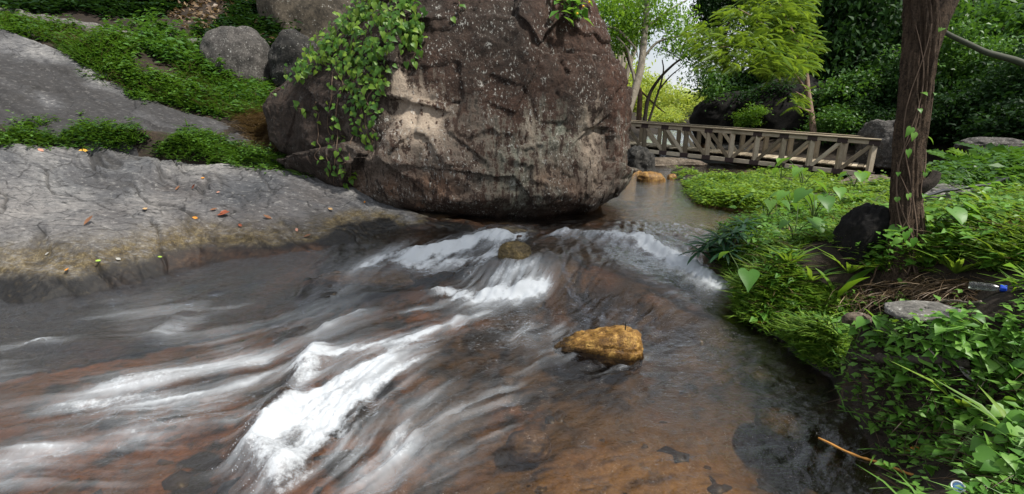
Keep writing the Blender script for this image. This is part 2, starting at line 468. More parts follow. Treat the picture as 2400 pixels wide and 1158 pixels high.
STREAM_POLY = np.array([at_z(a_, b_, c_)[:2] for a_, b_, c_ in [(-500, 1300, -.1), (-500, 745, -.1), (0, 720, -.1), (300, 680, -.05), (600, 640, .05), (850, 590, .25), (1000, 545, .34), (1150, 535, .35), (1250, 480, .35), (1380, 440, .35), (1480, 405, .35), (1560, 392, .35), (1585, 425, .35), (1625, 480, .35), (1780, 500, .35), (1695, 535, .35), (1650, 592, .33), (1712, 660, .2), (1730, 742, .1), (1835, 802, .04), (1960, 900, 0), (2022, 1010, 0), (2075, 1158, 0), (2120, 1400, 0)]])
def poly_sd(x, y, P):
    """signed distance to a polygon: positive inside"""
    d, _ = seg_dist(x, y, list(P) + [P[0]]); c = np.zeros(np.shape(x), bool); j = len(P) - 1
    for i in range(len(P)):
        (xi, yi), (xj, yj) = P[i], P[j]
        c ^= ((yi > y) != (yj > y)) & (x < (xj - xi) * (y - yi) / (yj - yi + 1e-12) + xi); j = i
    return np.where(c, d, -d)
def ground_z(x, y):
    z = TG(x, y)
    s = poly_sd(x, y, STREAM_POLY); w = TW(np.clip(x, -9, 9), np.clip(y, .5, 26))
    inn = (y < 14) & (s > 0); dep = np.clip(.05 + .16 * sstep(0, .5, s), 0, .2) * np.clip(1 - .75 * np.exp(-((x - .45) / .5) ** 2 - ((y - 5.0) / .5) ** 2), 0, 1)
    z = np.where(inn, np.minimum(z, w - dep), z)
    out = (y < 12) & (s <= 0) & (s > -.5) & (x > .3)
    z = np.where(out, np.maximum(z, w + .03 + .12 * sstep(0, .3, -s)), z)
    ins = sstep(-8.3, -7.8, x) * sstep(.3, .0, x) * (y > np.interp(x, [-7.9, -6, -4.6, -3.4, -2.6, -1.8, -1.0, .35], [2.8, 3.0, 3.1, 3.7, 4.1, 4.4, 4.8, 5.7])) * (y < np.interp(x, CREST[:, 0], CREST[:, 1] + .1))
    return _fin(np.where(ins > .5, np.minimum(z, TS(x, y) - .22), z), x, y)
def _fin(z, x, y):
    r = np.hypot(x, y)
    return z * (1 - sstep(48, 80, r)) + (2.2 + .6 * fbm(x * .02, y * .02, None, 3, 5)) * sstep(48, 80, r)

# water surface
_tgx, _tgy = np.meshgrid(np.arange(-9, 9.01, .1), np.arange(.5, 20.01, .1)); _tg = TW(_tgx, _tgy)
def water_at(x, y):
    """level of the water, quickly, for one place"""
    return float(_tg[min(max(int((y - .5) * 10 + .5), 0), _tg.shape[0] - 1), min(max(int((x + 9) * 10 + .5), 0), _tg.shape[1] - 1)])
def patchy(x, y):
    """slow irregular variation -1..1, quickly, for one place"""
    return math.sin(x * 2.3 + 1.7 * math.sin(y * 1.9 + .6 * x)) * .5 + math.sin(y * 3.1 + 1.3 * math.sin(x * 4.1 - y)) * .35
# ---- which way the water runs (picked from the streaks in the water)
FLOW = [((1560, 440), (1520, 500)), ((1480, 500), (1400, 545)), ((1650, 510), (1600, 560)), ((1350, 548), (1200, 575)), ((1150, 560), (1000, 595)), ((980, 575), (840, 620)), ((850, 620), (720, 670)),
        ((1450, 565), (1500, 610)), ((1560, 590), (1640, 640)), ((1650, 640), (1600, 700)), ((1500, 600), (1380, 650)), ((1350, 610), (1270, 680)), ((1250, 600), (1180, 640)), ((1200, 650), (1100, 690)), ((1100, 640), (950, 670)),
        ((1650, 720), (1480, 770)), ((1450, 720), (1300, 770)), ((1250, 710), (1080, 770)), ((1060, 700), (850, 760)), ((850, 690), (650, 740)), ((600, 730), (300, 770)), ((300, 760), (0, 790)),
        ((1100, 780), (900, 850)), ((900, 820), (720, 920)), ((800, 790), (640, 850)), ((700, 920), (600, 1030)), ((880, 920), (740, 1060)), ((650, 860), (350, 920)), ((400, 880), (50, 910)), ((600, 1000), (250, 1040)), ((300, 1000), (0, 1030)), ((500, 1120), (100, 1140)),
        ((1250, 830), (1080, 930)), ((1200, 950), (980, 1060)), ((1000, 1050), (800, 1158)), ((1450, 900), (1250, 980)), ((1500, 1050), (1250, 1130)), ((1750, 800), (1560, 870)), ((1750, 930), (1550, 1000)), ((1900, 890), (1780, 925)), ((1850, 1050), (1650, 1110)), ((1980, 1000), (1850, 1045)), ((1250, 1100), (1000, 1158))]
fa = np.array([at_z(a[0], a[1], .05)[:2] for a, b in FLOW]); fb = np.array([at_z(b[0], b[1], .05)[:2] for a, b in FLOW])
fm = (fa + fb) / 2; fd = fb - fa; fd /= np.linalg.norm(fd, axis=1)[:, None]
GX0, GX1, GY0, GY1, GC = -8.0, 4.2, 0.9, 9.0, 0.0125
gx = np.arange(GX0, GX1, GC); gy = np.arange(GY0, GY1, GC)
# coarse field, then up-sampled
cx = np.arange(GX0, GX1 + .1, .1); cy = np.arange(GY0, GY1 + .1, .1)
CXm, CYm = np.meshgrid(cx, cy)
w = 1 / (((CXm[..., None] - fm[:, 0]) ** 2 + (CYm[..., None] - fm[:, 1]) ** 2) + .02) ** 1.6
FX = (w * fd[:, 0]).sum(-1) / w.sum(-1); FY = (w * fd[:, 1]).sum(-1) / w.sum(-1)
# eddies
e1 = fbm(CXm * 1.4, CYm * 1.4, None, 2, 31) * .38
FX, FY = FX * np.cos(e1) - FY * np.sin(e1), FX * np.sin(e1) + FY * np.cos(e1)
L_ = np.hypot(FX, FY) + 1e-9; FX /= L_; FY /= L_
def bil(A, fx, fy):
    fx = np.clip(fx, 0, A.shape[1] - 1.001); fy = np.clip(fy, 0, A.shape[0] - 1.001)
    ix = fx.astype(np.int32); iy = fy.astype(np.int32); ax = (fx - ix).astype(np.float32); ay = (fy - iy).astype(np.float32)
    return (A[iy, ix] * (1 - ax) + A[iy, ix + 1] * ax) * (1 - ay) + (A[iy + 1, ix] * (1 - ax) + A[iy + 1, ix + 1] * ax) * ay
GXm, GYm = np.meshgrid(gx, gy)
VX = bil(FX.astype(np.float32), (GXm - GX0) / .1, (GYm - GY0) / .1); VY = bil(FY.astype(np.float32), (GXm - GX0) / .1, (GYm - GY0) / .1)
def lic(noise, steps, h):
    acc = noise.copy(); wsum = 1.0
    for sgn in (1, -1):
        X = np.tile(np.arange(len(gx), dtype=np.float32), (len(gy), 1)); Y = np.tile(np.arange(len(gy), dtype=np.float32)[:, None], (1, len(gx)))
        for s in range(steps):
            ix = np.clip(X, 0, len(gx) - 1).astype(np.int32); iy = np.clip(Y, 0, len(gy) - 1).astype(np.int32)
            X += sgn * h * VX[iy, ix]; Y += sgn * h * VY[iy, ix]
            wt = 1 - s / steps
            acc += noise[np.clip(Y, 0, len(gy) - 1).astype(np.int32), np.clip(X, 0, len(gx) - 1).astype(np.int32)] * wt; wsum += wt
    acc -= acc.mean(); return acc / (acc.std() + 1e-9)
n_fine = RNG.normal(size=GXm.shape).astype(np.float32)
n_mid = fbm(GXm * 24, GYm * 24, None, 2, 3).astype(np.float32)
n_big = fbm(GXm * 4, GYm * 4, None, 2, 4).astype(np.float32)
LIC_F = lic(n_fine, 18, 1.0)
LIC_M = lic(n_mid, 16, 1.8)
LIC_B = lic(n_big, 20, 3.0)
LIC_S = lic(fbm(GXm * 15, GYm * 15, None, 3, 6).astype(np.float32), 5, 1.3)          # short chop
def glook(A, x, y): return bil(A, (x - GX0) / GC, (y - GY0) / GC)
# soft random wander of the foam edges
def pix(L, z): return [at_z(p[0], p[1], z)[:2] for p in L]
FOAM = [  # polyline (pixels), level, width in metres at start / end, strength
    ([(840, 612), (900, 598), (960, 588)], .25, .10, .16, .75), ([(950, 590), (1060, 572), (1150, 556), (1215, 562)], .3, .20, .17, 1.35),
    ([(960, 608), (1080, 602), (1165, 600)], .25, .14, .15, .95), ([(1170, 585), (1150, 620), (1090, 640)], .2, .08, .06, .6),
    ([(1310, 548), (1380, 552), (1450, 560)], .33, .10, .12, 1.0), ([(1440, 560), (1500, 572), (1560, 596), (1620, 616), (1690, 642)], .27, .12, .15, 1.35),
    ([(1500, 556), (1530, 575)], .34, .08, .12, .8), ([(1640, 625), (1720, 640)], .2, .08, .05, .6),
    ([(1040, 680), (1120, 690), (1200, 688), (1266, 684)], .1, .08, .12, 1.4), ([(1150, 662), (1245, 655)], .13, .09, .08, .9), ([(1100, 660), (1160, 672)], .13, .06, .05, .5),
    ([(740, 800), (715, 830), (720, 850)], .06, .09, .10, 1.4), ([(740, 815), (830, 800), (920, 790), (1020, 765)], .04, .08, .05, .9),
    ([(1080, 745), (1000, 770), (940, 800), (880, 840)], .03, .05, .09, .75), ([(900, 830), (820, 860), (740, 900), (670, 950)], .03, .08, .15, 1.2),
    ([(1000, 830), (900, 880), (800, 940)], .0, .05, .12, .75),
    ([(690, 945), (640, 985), (600, 1025), (630, 1060), (690, 1095)], .02, .12, .07, 1.5), ([(780, 930), (740, 980), (725, 1035)], .0, .2, .13, 1.0), ([(940, 850), (850, 910), (780, 980)], .0, .12, .2, .75), ([(800, 980), (830, 1050), (860, 1090)], -.01, .12, .10, .55),
    ([(930, 1000), (945, 1040)], .0, .07, .06, 1.2), ([(800, 1150), (860, 1158)], -.02, .07, .1, .4), ([(840, 1120), (930, 1060)], -.01, .06, .08, .4),
    ([(560, 960), (640, 955), (690, 930)], .0, .04, .06, .6), ([(1240, 750), (1225, 790)], .05, .04, .03, .9),
    ([(600, 850), (420, 880), (260, 900)], -.07, .16, .2, .52), ([(480, 930), (300, 935), (150, 945)], -.08, .15, .12, .58), ([(520, 800), (560, 830)], -.05, .05, .08, .5),
    ([(360, 1030), (280, 1010), (330, 990), (450, 1010)], -.08, .05, .06, .55), ([(380, 1045), (240, 1055), (60, 1045)], -.09, .06, .08, .42), ([(120, 1080), (0, 1080)], -.09, .10, .12, .5), ([(150, 800), (60, 800), (0, 815)], -.08, .05, .05, .6),
    ([(450, 745), (420, 760), (380, 775)], -.03, .07, .06, .55), ([(350, 960), (120, 955)], -.09, .05, .05, .4), ([(300, 1130), (0, 1140)], -.1, .08, .1, .35),
    ([(850, 735), (820, 745), (750, 770)], .0, .05, .04, .7), ([(960, 720), (1060, 715)], .05, .04, .04, .5), ([(640, 870), (560, 900), (480, 960)], -.05, .06, .08, .5), ([(1150, 730), (1080, 760)], .03, .05, .06, .5),
    ([(600, 700), (500, 730)], -.01, .04, .06, .2), ([(1320, 780), (1240, 860), (1170, 950)], .02, .05, .08, .2), ([(1200, 900), (1000, 990)], .0, .12, .12, .22), ([(1050, 900), (950, 950)], .0, .08, .08, .3),
    ([(1505, 830), (1480, 853), (1420, 860)], .02, .02, .03, .9), ([(1305, 770), (1320, 815), (1390, 852)], .02, .03, .03, .6),
    ([(1180, 1000), (1020, 1100)], -.02, .12, .14, .2), ([(1130, 548), (1180, 540), (1240, 535)], .35, .03, .03, .4),
]
foam = np.zeros(GXm.shape, np.float32)
wx = fbm(GXm * 7, GYm * 7, None, 3, 41) * .05; wy = fbm(GXm * 7, GYm * 7, None, 3, 43) * .05
sub = 2
Xs, Ys = (GXm + wx), (GYm + wy)
for pl, z, w0, w1, st in FOAM:
    P = pix(pl, z); P = np.array(P); m = .5
    i0, i1 = int((P[:, 0].min() - m - GX0) / GC), int((P[:, 0].max() + m - GX0) / GC); j0, j1 = int((P[:, 1].min() - m - GY0) / GC), int((P[:, 1].max() + m - GY0) / GC)
    sl = (slice(max(j0, 0), max(j1, 0)), slice(max(i0, 0), max(i1, 0)))
    if foam[sl].size == 0: continue
    d, s = seg_dist(Xs[sl], Ys[sl], P)
    wd = (w0 + (w1 - w0) * s) * 1.35
    g = st * np.exp(-(d / (wd * .62)) ** 2)
    foam[sl] = np.maximum(foam[sl], g) + .25 * np.minimum(foam[sl], g)
# stretched along the current
foam_s = foam.copy(); ws = 1.0
for sgn in (1, -1):
    X = np.tile(np.arange(len(gx), dtype=np.float32), (len(gy), 1)); Y = np.tile(np.arange(len(gy), dtype=np.float32)[:, None], (1, len(gx)))
    ns = 8 if sgn > 0 else 5
    for s in range(ns):
        ix = np.clip(X, 0, len(gx) - 1).astype(np.int32); iy = np.clip(Y, 0, len(gy) - 1).astype(np.int32)
        X -= sgn * 1.3 * VX[iy, ix]; Y -= sgn * 1.3 * VY[iy, ix]
        foam_s += foam[np.clip(Y, 0, len(gy) - 1).astype(np.int32), np.clip(X, 0, len(gx) - 1).astype(np.int32)]; ws += 1
FOAMG = foam_s / ws
def blur(A_, r):
    for ax in (0, 1):
        P_ = np.pad(A_, [(r + 1, r) if k == ax else (0, 0) for k in (0, 1)], 'edge').cumsum(ax)
        A_ = (np.take(P_, np.arange(2 * r + 1, P_.shape[ax]), ax) - np.take(P_, np.arange(0, P_.shape[ax] - 2 * r - 1), ax)) / (2 * r + 1)
    return A_.astype(np.float32)
MIST = blur(blur(np.clip(FOAMG, 0, 1), 9), 9)
# ridges of standing waves
WAVES = [([(735, 800), (705, 850)], .05, .10, .09), ([(660, 930), (610, 1000), (590, 1040), (650, 1085)], .0, .11, .12), ([(1130, 690), (1262, 684)], .1, .07, .05), ([(860, 690), (1040, 690)], .08, .06, .05),
         ([(1290, 650), (1330, 690)], .14, .09, .07), ([(980, 655), (1150, 640)], .14, .07, .04), ([(840, 735), (760, 760)], .02, .07, .04), ([(420, 740), (360, 780)], -.04, .09, .04), ([(300, 810), (100, 800)], -.08, .12, .035),
         ([(560, 880), (300, 890)], -.08, .12, .035), ([(500, 1000), (250, 1000)], -.08, .12, .04), ([(1320, 545), (1480, 560)], .34, .08, .05), ([(1490, 560), (1660, 625)], .29, .10, .07), ([(960, 580), (1180, 552)], .32, .09, .06),
         ([(1240, 740), (1220, 830)], .05, .06, .03), ([(720, 672), (700, 690)], .05, .05, .04), ([(720, 660), (960, 640)], .1, .08, .05)]
HUMP = [at_z(a_, b_, .3)[:2] for a_, b_ in [(1190, 612), (1310, 612), (1440, 628), (1560, 660), (1640, 690)]]
def hump(x, y): return .10 * np.exp(-(seg_dist(x, y, HUMP)[0] / .24) ** 2)
def water_z(x, y, detail=True):
    z = TW(x, y) + hump(x, y)
    for pl, zl, wd, h in WAVES:
        d, s = seg_dist(x, y, pix(pl, zl)); z = z + h * np.exp(-(d / wd) ** 2)
    if detail:
        inn = ((y < GY1 - .3) & (x > GX0 + .1) & (x < GX1 - .1)).astype(float)
        calm = sstep(6.6, 5.9, y) * .9 + .06
        f = np.clip(glook(FOAMG, x, y), 0, 1.2) * inn
        z = z + inn * calm * (.0100 * (.55 + .45 * sstep(-1.4, .2, x)) * (1 - .6 * sstep(2.4, 1.6, y) * sstep(.4, 1.2, x)) * np.clip(.8 + 1.2 * fbm(x * 1.6, y * 1.6, None, 2, 76), .1, 1.8) * glook(LIC_S, x, y) + .0013 * glook(LIC_M, x, y) * np.clip(.6 + fbm(x * 1.3, y * 1.3, None, 2, 78), .1, 1.4) + .0030 * glook(LIC_B, x, y) + .0004 * glook(LIC_F, x, y) + .010 * fbm(x * 7, y * 9, None, 4, 79, gain=.55)) + .0022 * (1 - .6 * calm) * fbm(x * 9, y * 26, None, 2, 77)
        z = z + f * (.026 * fbm(x * 11, y * 11, None, 3, 61) + .006 * np.abs(fbm(x * 40, y * 40, None, 2, 62)) + .006 * glook(LIC_F, x, y))
    return z

# ---- ground sheet
rows = np.r_[np.geomspace(1.0, 22, 340), np.geomspace(22.8, 900, 40)] - .6
ncol = 440
uu = np.linspace(-1, 1, ncol); uu = np.sign(uu) * np.abs(uu) ** 1.15 * 1.55
Xg = uu[None, :] * (rows[:, None] + 2.4); Yg = np.repeat(rows[:, None], ncol, 1) - .8
Zg = ground_z(Xg, Yg)
Zg = Zg + hump(Xg, Yg) * 1.25
Wg = TW(np.clip(Xg, -9, 9), np.clip(Yg, .5, 26)); dw = Zg - Wg
instream = sstep(.06, -.03, dw) * (Yg < 20)
near = (Yg < 30)
Zg = Zg + near * (1 - instream) * (.045 * fbm(Xg * 1.7, Yg * 1.7, None, 4, 21) + .02 * fbm(Xg * 9, Yg * 9, None, 3, 22))
stone_n = fbm(Xg * 5.5, Yg * 5.5, None, 3, 25)
Zg = Zg + near * instream * (.018 * np.maximum(stone_n, -.2) + .012 * fbm(Xg * 14, Yg * 14, None, 3, 26))
rocky = sstep(9.5, 12, Yg) * sstep(1.0, -1.5, Xg)          # stony hillside behind
Zg = Zg + rocky * near * (.30 * fbm(Xg * .9, Yg * .9, Zg * .9, 4, 28, ridged=True))
sandc = at_z(1560, 1130, -.12); sand = np.exp(-((Xg - sandc[0]) / .75) ** 2 - ((Yg - sandc[1]) / .45) ** 2); sandc = at_z(1690, 510, .2); sand = np.clip(1.3 * (sand + np.exp(-((Xg - sandc[0]) / .8) ** 2 - ((Yg - sandc[1]) / .7) ** 2)) + .3 * fbm(Xg * 6, Yg * 6, None, 3, 59) * sand, 0, 1)
blackb = np.clip(sstep(.75, .15, poly_sd(Xg, Yg, STREAM_POLY) + .25 * fbm(Xg * 2, Yg * 2, None, 3, 58)) * sstep(-1.2, -2.2, Xg) + sstep(.60, .05, poly_sd(Xg, Yg, STREAM_POLY) + .2 * fbm(Xg * 3, Yg * 3, None, 3, 57)) * sstep(.6, 1.1, Xg) * sstep(4.2, 3.4, Yg) * .9, 0, 1)  # left: black wet bed; right: the bank's deep shadow painted on the bed
orange = np.clip(.5 + 1.3 * fbm(Xg * 2.2, Yg * 2.2, None, 3, 51) - .05 - .65 * sstep(-1.2, .6, Xg) + .6 * sstep(3.0, 1.9, Yg) * sstep(.2, -.8, Xg), 0, 1) * instream

n = NT('ground_soil'); co = n.coord()
a_in, a_or = n.attr('instream').outputs['Fac'], n.attr('orange').outputs['Fac']
z1, z2 = n.noise(3.2, 6, .6, co), n.noise(38, 5, .65, co)
soil = n.ramp(n.math('ADD', n.math('MULTIPLY', z1, .5), n.math('MULTIPLY', z2, .5)), [(.3, (.005, .004, .003)), (.52, (.020, .014, .009)), (.72, (.06, .043, .027))])
bed = n.mix(a_or, n.ramp(z1, [(.3, (.022, .017, .011)), (.6, (.105, .070, .036))]), n.ramp(z2, [(.3, (.13, .054, .019)), (.7, (.29, .135, .052))]))
bed = n.mix(n.rng(n.noise(3.5, 6, .6, co), .50, .60), bed, (.020, .018, .015))
bed = n.mix(n.attr('sand').outputs['Fac'], bed, n.ramp(z2, [(.3, (.16, .095, .034)), (.7, (.29, .18, .07))]))
bed = n.mix(n.math('MULTIPLY', n.attr('black').outputs['Fac'], .9), bed, (.008, .008, .009))
cshade = n.mix(a_in, soil, bed)
mat_ground = n.done(n.bsdf(cshade, n.rng(a_in, 0, 1, .9, .35), n.bump(z2, .6, .02), .3))
me = mesh_np('ground', np.stack([Xg, Yg, Zg], -1).reshape(-1, 3), grid_faces(len(rows), ncol), mat_ground, True, {'instream': instream.ravel(), 'orange': orange.ravel(), 'black': blackb.ravel(), 'sand': sand.ravel()})
ground = obj('ground', me, kind='structure')
def bvh_of(V, F): return BVHTree.FromPolygons(V.tolist(), F.tolist())
GV = np.stack([Xg, Yg, Zg], -1).reshape(-1, 3)
GF = grid_faces(len(rows), ncol)
BV_GROUND = bvh_of(GV, GF)

# ---- near rock slab, left of the stream
ny, nx = 350, 620
xs = np.linspace(-7.9, .35, nx); ys = np.linspace(0, 1, ny)
ylo = np.interp(xs, [-7.9, -6, -4.6, -3.4, -2.6, -1.8, -1.0, .35], [2.7, 2.9, 3.0, 3.6, 4.0, 4.3, 4.7, 5.6])
yhi = np.interp(xs, CREST[:, 0], CREST[:, 1] + .34)
Xs_ = np.repeat(xs[None], ny, 0); Ys_ = ylo[None] + (yhi - ylo)[None] * ys[:, None]
Zs = TS(Xs_, Ys_)
# layers of the rock run down to the right: coordinates along / across them
ca, sa = math.cos(math.radians(-24)), math.sin(math.radians(-24))
Al = Xs_ * ca + Ys_ * sa; Ac = -Xs_ * sa + Ys_ * ca
wp = fbm(Xs_ * 1.3, Ys_ * 1.3, None, 3, 90)
Al2, Ac2 = Al + .25 * wp, Ac + .25 * fbm(Xs_ * 1.3 + 9, Ys_ * 1.3, None, 3, 91)
big = fbm(Al2 * .7, Ac2 * 1.6, None, 3, 92)
lay = fbm(Al2 * 1.6, Ac2 * 7, None, 4, 93, ridged=True)
stepn = Ac2 * 3.2 + .9 * fbm(Al2 * .8, Ac2 * .8, None, 2, 94); stepf = (stepn - np.floor(stepn)); terr = sstep(.0, .16, stepf) - stepf
stepn2 = Ac2 * 9 + 1.6 * fbm(Al2 * 1.7, Ac2 * 1.7, None, 3, 98); stepf2 = (stepn2 - np.floor(stepn2)); terr2 = sstep(.0, .2, stepf2) - stepf2
msk = np.clip(.5 + 1.3 * fbm(Xs_ * 1.1, Ys_ * 1.1, None, 2, 95), 0, 1)
fine = fbm(Al2 * 9, Ac2 * 22, None, 4, 96)
rough_n = fbm(Xs_ * 26, Ys_ * 26, None, 3, 89)
p1, j1 = plates(Al2 * .9, Ac2 * 2.6, 501); p2, j2 = plates(Al2 * 2.6 + .3 * fine, Ac2 * 6.5, 502); p3, j3 = plates(Al2 * 8 + .3 * fine, Ac2 * 17, 503)
lk = np.clip(1 - np.abs(fbm(Al2 * .45, Ac2 * 2.4, None, 3, 510)) / .05, 0, 1) * np.clip(.75 + fbm(Xs_ * .9, Ys_ * .9, None, 2, 511), 0, 1)
br1 = np.clip(.25 + 1.3 * fbm(Xs_ * 1.2 + 2, Ys_ * 1.2, None, 3, 88), 0, 1); br2 = np.clip(.15 + 1.5 * fbm(Xs_ * 1.9 + 4, Ys_ * 1.9, None, 3, 87), 0, 1)
ck = j1 ** 2 * br1; ck2 = j2 ** 2 * br2
dip = -.055 * sstep(.25, .0, np.abs(Ac - np.interp(Al, [-6, -4, -2, 0], [2.35, 2.42, 2.2, 2.3]) + .12 * wp)) * np.clip(.4 + fbm(Xs_ * 1.4, Ys_ * 1.4, None, 2, 86), 0, 1)
Ws = TW(Xs_, Ys_); above = Zs - Ws
dry = sstep(-.02, .12, above)
Zs = Zs + (.8 + .2 * dry) * (.06 * big + .02 * lay * msk + .035 * terr * (1 - msk * .6) + .016 * terr2 * msk + .010 * fine + .005 * rough_n + .05 * p1 * br1 + .030 * p2 * br2 + .010 * p3 * (.3 + br2) - .022 * ck - .012 * ck2 - .06 * lk + dip)
above = Zs - Ws + .07 * fbm(Xs_ * 2.3, Ys_ * 2.3, None, 3, 85) + .03 * fbm(Xs_ * 11, Ys_ * 11, None, 3, 84)
kx = np.interp(Xs_, [-4, -2.4, -1.2], [1, .5, .28]); above = above / kx
wet = sstep(.24, .11, above)          # black, growth-covered band along the waterline
moss = sstep(.50, .24, above) * sstep(.06, .16, above)
orange_s = np.clip(.35 + 1.2 * fbm(Xs_ * 1.6 + 3, Ys_ * 1.6, None, 3, 83), 0, 1) * sstep(.20, .03, above) * sstep(-4.6, -2.4, Xs_)
dirt = np.clip(.85 * lk + .55 * ck + .40 * ck2 + .25 * j3 ** 2 * br2 + .35 * sstep(.25, .7, -lay) * msk + .5 * sstep(.25, .55, fbm(Al2 * 1.1, Ac2 * 3.4, None, 5, 80, gain=.62)), 0, 1)  # darker in cracks, layer hollows and streaks
tone = np.clip(.5 + .55 * fbm(Al2 * .9, Ac2 * 2.6, None, 4, 82) + .22 * sstep(-1.2, -3.6, Xs_) * sstep(5.0, 4.3, Ys_) , 0, 1)
warm = np.clip(.5 + .9 * fbm(Xs_ * 1.1 + 5, Ys_ * 1.1, None, 4, 81), 0, 1)
n = NT('slab_rock'); co = n.coord()
A = lambda k: n.attr(k).outputs['Fac']
g1, g2, g3 = n.noise(14, 6, .7, co), n.noise(70, 4, .75, co), n.noise(230, 2, .6, co)
val = n.math('ADD', n.math('MULTIPLY', A('tone'), .55), n.math('ADD', n.math('MULTIPLY', g1, .35), n.math('MULTIPLY', g2, .3)))
rock = n.ramp(val, [(.32, (.018, .019, .022)), (.54, (.068, .071, .077)), (.74, (.150, .150, .150)), (.92, (.28, .272, .258))])
rock = n.mix(n.math('MULTIPLY', A('warm'), .28), rock, n.mix(.5, rock, (.29, .225, .175)))
rock = n.mix(n.rng(g3, .6, .75, 0, .4), rock, (.08, .08, .08))
mp = n.add('Mapping', i_Vector=co, i_Rotation=(0, 0, math.radians(24)), i_Scale=(1.0, 2.6, 2.6)).outputs[0]
wv_ = n.add('TexNoise', i_Scale=5.0, i_Detail=4); mpw = n.mix(.10, mp, wv_.outputs['Color'])
def vcr(sc, w):
    v_ = n.add('TexVoronoi', feature='DISTANCE_TO_EDGE', i_Scale=sc); n.set(v_.inputs['Vector'], mpw); return n.rng(v_.outputs['Distance'], 0, w, 1, 0)
st1 = n.noise(3.0, 7, .72, mp); st2 = n.noise(11, 6, .7, mp)
rock = n.mix(n.rng(st1, .50, .66, 0, .75), rock, (.055, .057, .062)); rock = n.mix(n.rng(st2, .53, .66, 0, .7), rock, (.04, .04, .042)); rock = n.mix(n.rng(st2, .44, .33, 0, .45), rock, (.34, .33, .31))
rock = n.mix(n.math('MULTIPLY', vcr(2.2, .035), n.rng(st1, .42, .56, 0, .9)), rock, (.012, .011, .011)); rock = n.mix(n.math('MULTIPLY', vcr(6.5, .05), n.rng(st2, .46, .6, 0, .8)), rock, (.015, .014, .014))
rock = n.mix(n.math('MULTIPLY', A('dirt'), .8), rock, (.022, .021, .020))
mossc = n.ramp(n.math('ADD', n.math('MULTIPLY', g1, .6), n.math('MULTIPLY', g2, .4)), [(.36, (.018, .013, .007)), (.5, (.075, .055, .024)), (.66, (.22, .175, .09))])
rock = n.mix(n.math('MULTIPLY', A('moss'), n.rng(n.math('ADD', n.math('MULTIPLY', st2, .5), n.math('MULTIPLY', st1, .5)), .38, .56, .25, .95)), rock, mossc)
wetc = n.ramp(n.math('ADD', n.math('MULTIPLY', g1, .6), n.math('MULTIPLY', g2, .4)), [(.42, (.003, .003, .0035)), (.56, (.010, .0085, .0065)), (.68, (.085, .064, .035))])
rock = n.mix(A('wet'), rock, wetc)
rock = n.mix(n.math('MULTIPLY', A('orange'), .8), rock, n.ramp(g1, [(.35, (.05, .022, .012)), (.65, (.21, .095, .04))]))
hb = n.math('ADD', n.math('MULTIPLY', g1, .5), n.math('MULTIPLY', g2, .5))
mat_slab = n.done(n.bsdf(rock, n.rng(A('wet'), 0, 1, .85, .5), n.bump(g3, .25, .004, n.bump(hb, .75, .02)), .35))
SV = np.stack([Xs_, Ys_, Zs], -1).reshape(-1, 3); SF = grid_faces(ny, nx)
slab = obj('rock_slab', mesh_np('rock_slab', SV, SF, mat_slab, True, {'tone': tone.ravel(), 'warm': warm.ravel(), 'dirt': dirt.ravel(), 'moss': moss.ravel(), 'wet': wet.ravel(), 'orange': orange_s.ravel()}), kind='structure')
slab['label'] = 'pale grey cracked bedrock slab sloping into the stream'
BV_SLAB = bvh_of(SV, SF)

# ---- upper rock slab, behind the green strip
ny2, nx2 = 120, 300
UP = pts_t([(-160, 300, 6.85), (0, 300, 6.9), (150, 300, 6.95), (300, 305, 7.0), (430, 325, 7.1), (540, 345, 7.3), (640, 362, 7.5), (-160, 20, 8.2), (0, 82, 8.3), (110, 120, 8.25), (210, 168, 8.1), (300, 215, 8.05), (420, 262, 7.95), (520, 300, 7.8), (600, 338, 7.7),
            (0, 190, 7.5), (120, 225, 7.5), (260, 255, 7.5), (400, 285, 7.5), (500, 315, 7.5), (0, 350, 6.7), (300, 360, 6.75), (600, 390, 7.0)])
TU = TPS(UP, 5e-4)
up_lo = np.array(pts_t([(-160, 345, 6.6), (0, 345, 6.7), (300, 350, 6.8), (500, 372, 7.0), (660, 395, 7.3)])); up_hi = np.array(pts_t([(-160, 15, 8.4), (0, 70, 8.55), (110, 110, 8.5), (210, 160, 8.35), (300, 205, 8.3), (420, 255, 8.1), (520, 292, 8.0), (600, 330, 7.9), (660, 372, 7.7)]))
xs = np.linspace(-9.6, -3.55, nx2)
o = np.argsort(up_lo[:, 0]); ylo = np.interp(xs, up_lo[o, 0], up_lo[o, 1]); o = np.argsort(up_hi[:, 0]); yhi = np.interp(xs, up_hi[o, 0], up_hi[o, 1])
Xu = np.repeat(xs[None], ny2, 0); Yu = ylo[None] + (yhi - ylo)[None] * np.linspace(0, 1, ny2)[:, None]
Zu = TU(Xu, Yu)
Al = Xu * ca + Yu * sa; Ac = -Xu * sa + Yu * ca; wp = fbm(Xu * 1.3, Yu * 1.3, None, 3, 190); Al2, Ac2 = Al + .2 * wp, Ac + .25 * wp
lay = fbm(Al2 * .9, Ac2 * 5, Zu * 3, 4, 193, ridged=True); pu, ck = plates(Al2 * .8, Ac2 * 2.2, 197); ck = ck ** 2 * .7
tone = np.clip(-.06 + .9 * fbm(Al2 * .6, Ac2 * 2.4, Zu * 1.6, 4, 182) + .35 * sstep(.60, .85, (Yu - ylo[None]) / (yhi - ylo)[None]), 0, 1)
Zu = Zu + .05 * fbm(Al2 * .8, Ac2 * 2, None, 3, 192) + .04 * lay + .05 * pu - .02 * ck + .012 * fbm(Al2 * 9, Ac2 * 20, None, 3, 196)
edge = np.minimum(np.linspace(0, 1, ny2)[:, None], 1 - np.linspace(0, 1, ny2)[:, None]); Zu = Zu - .5 * sstep(.06, 0, edge)
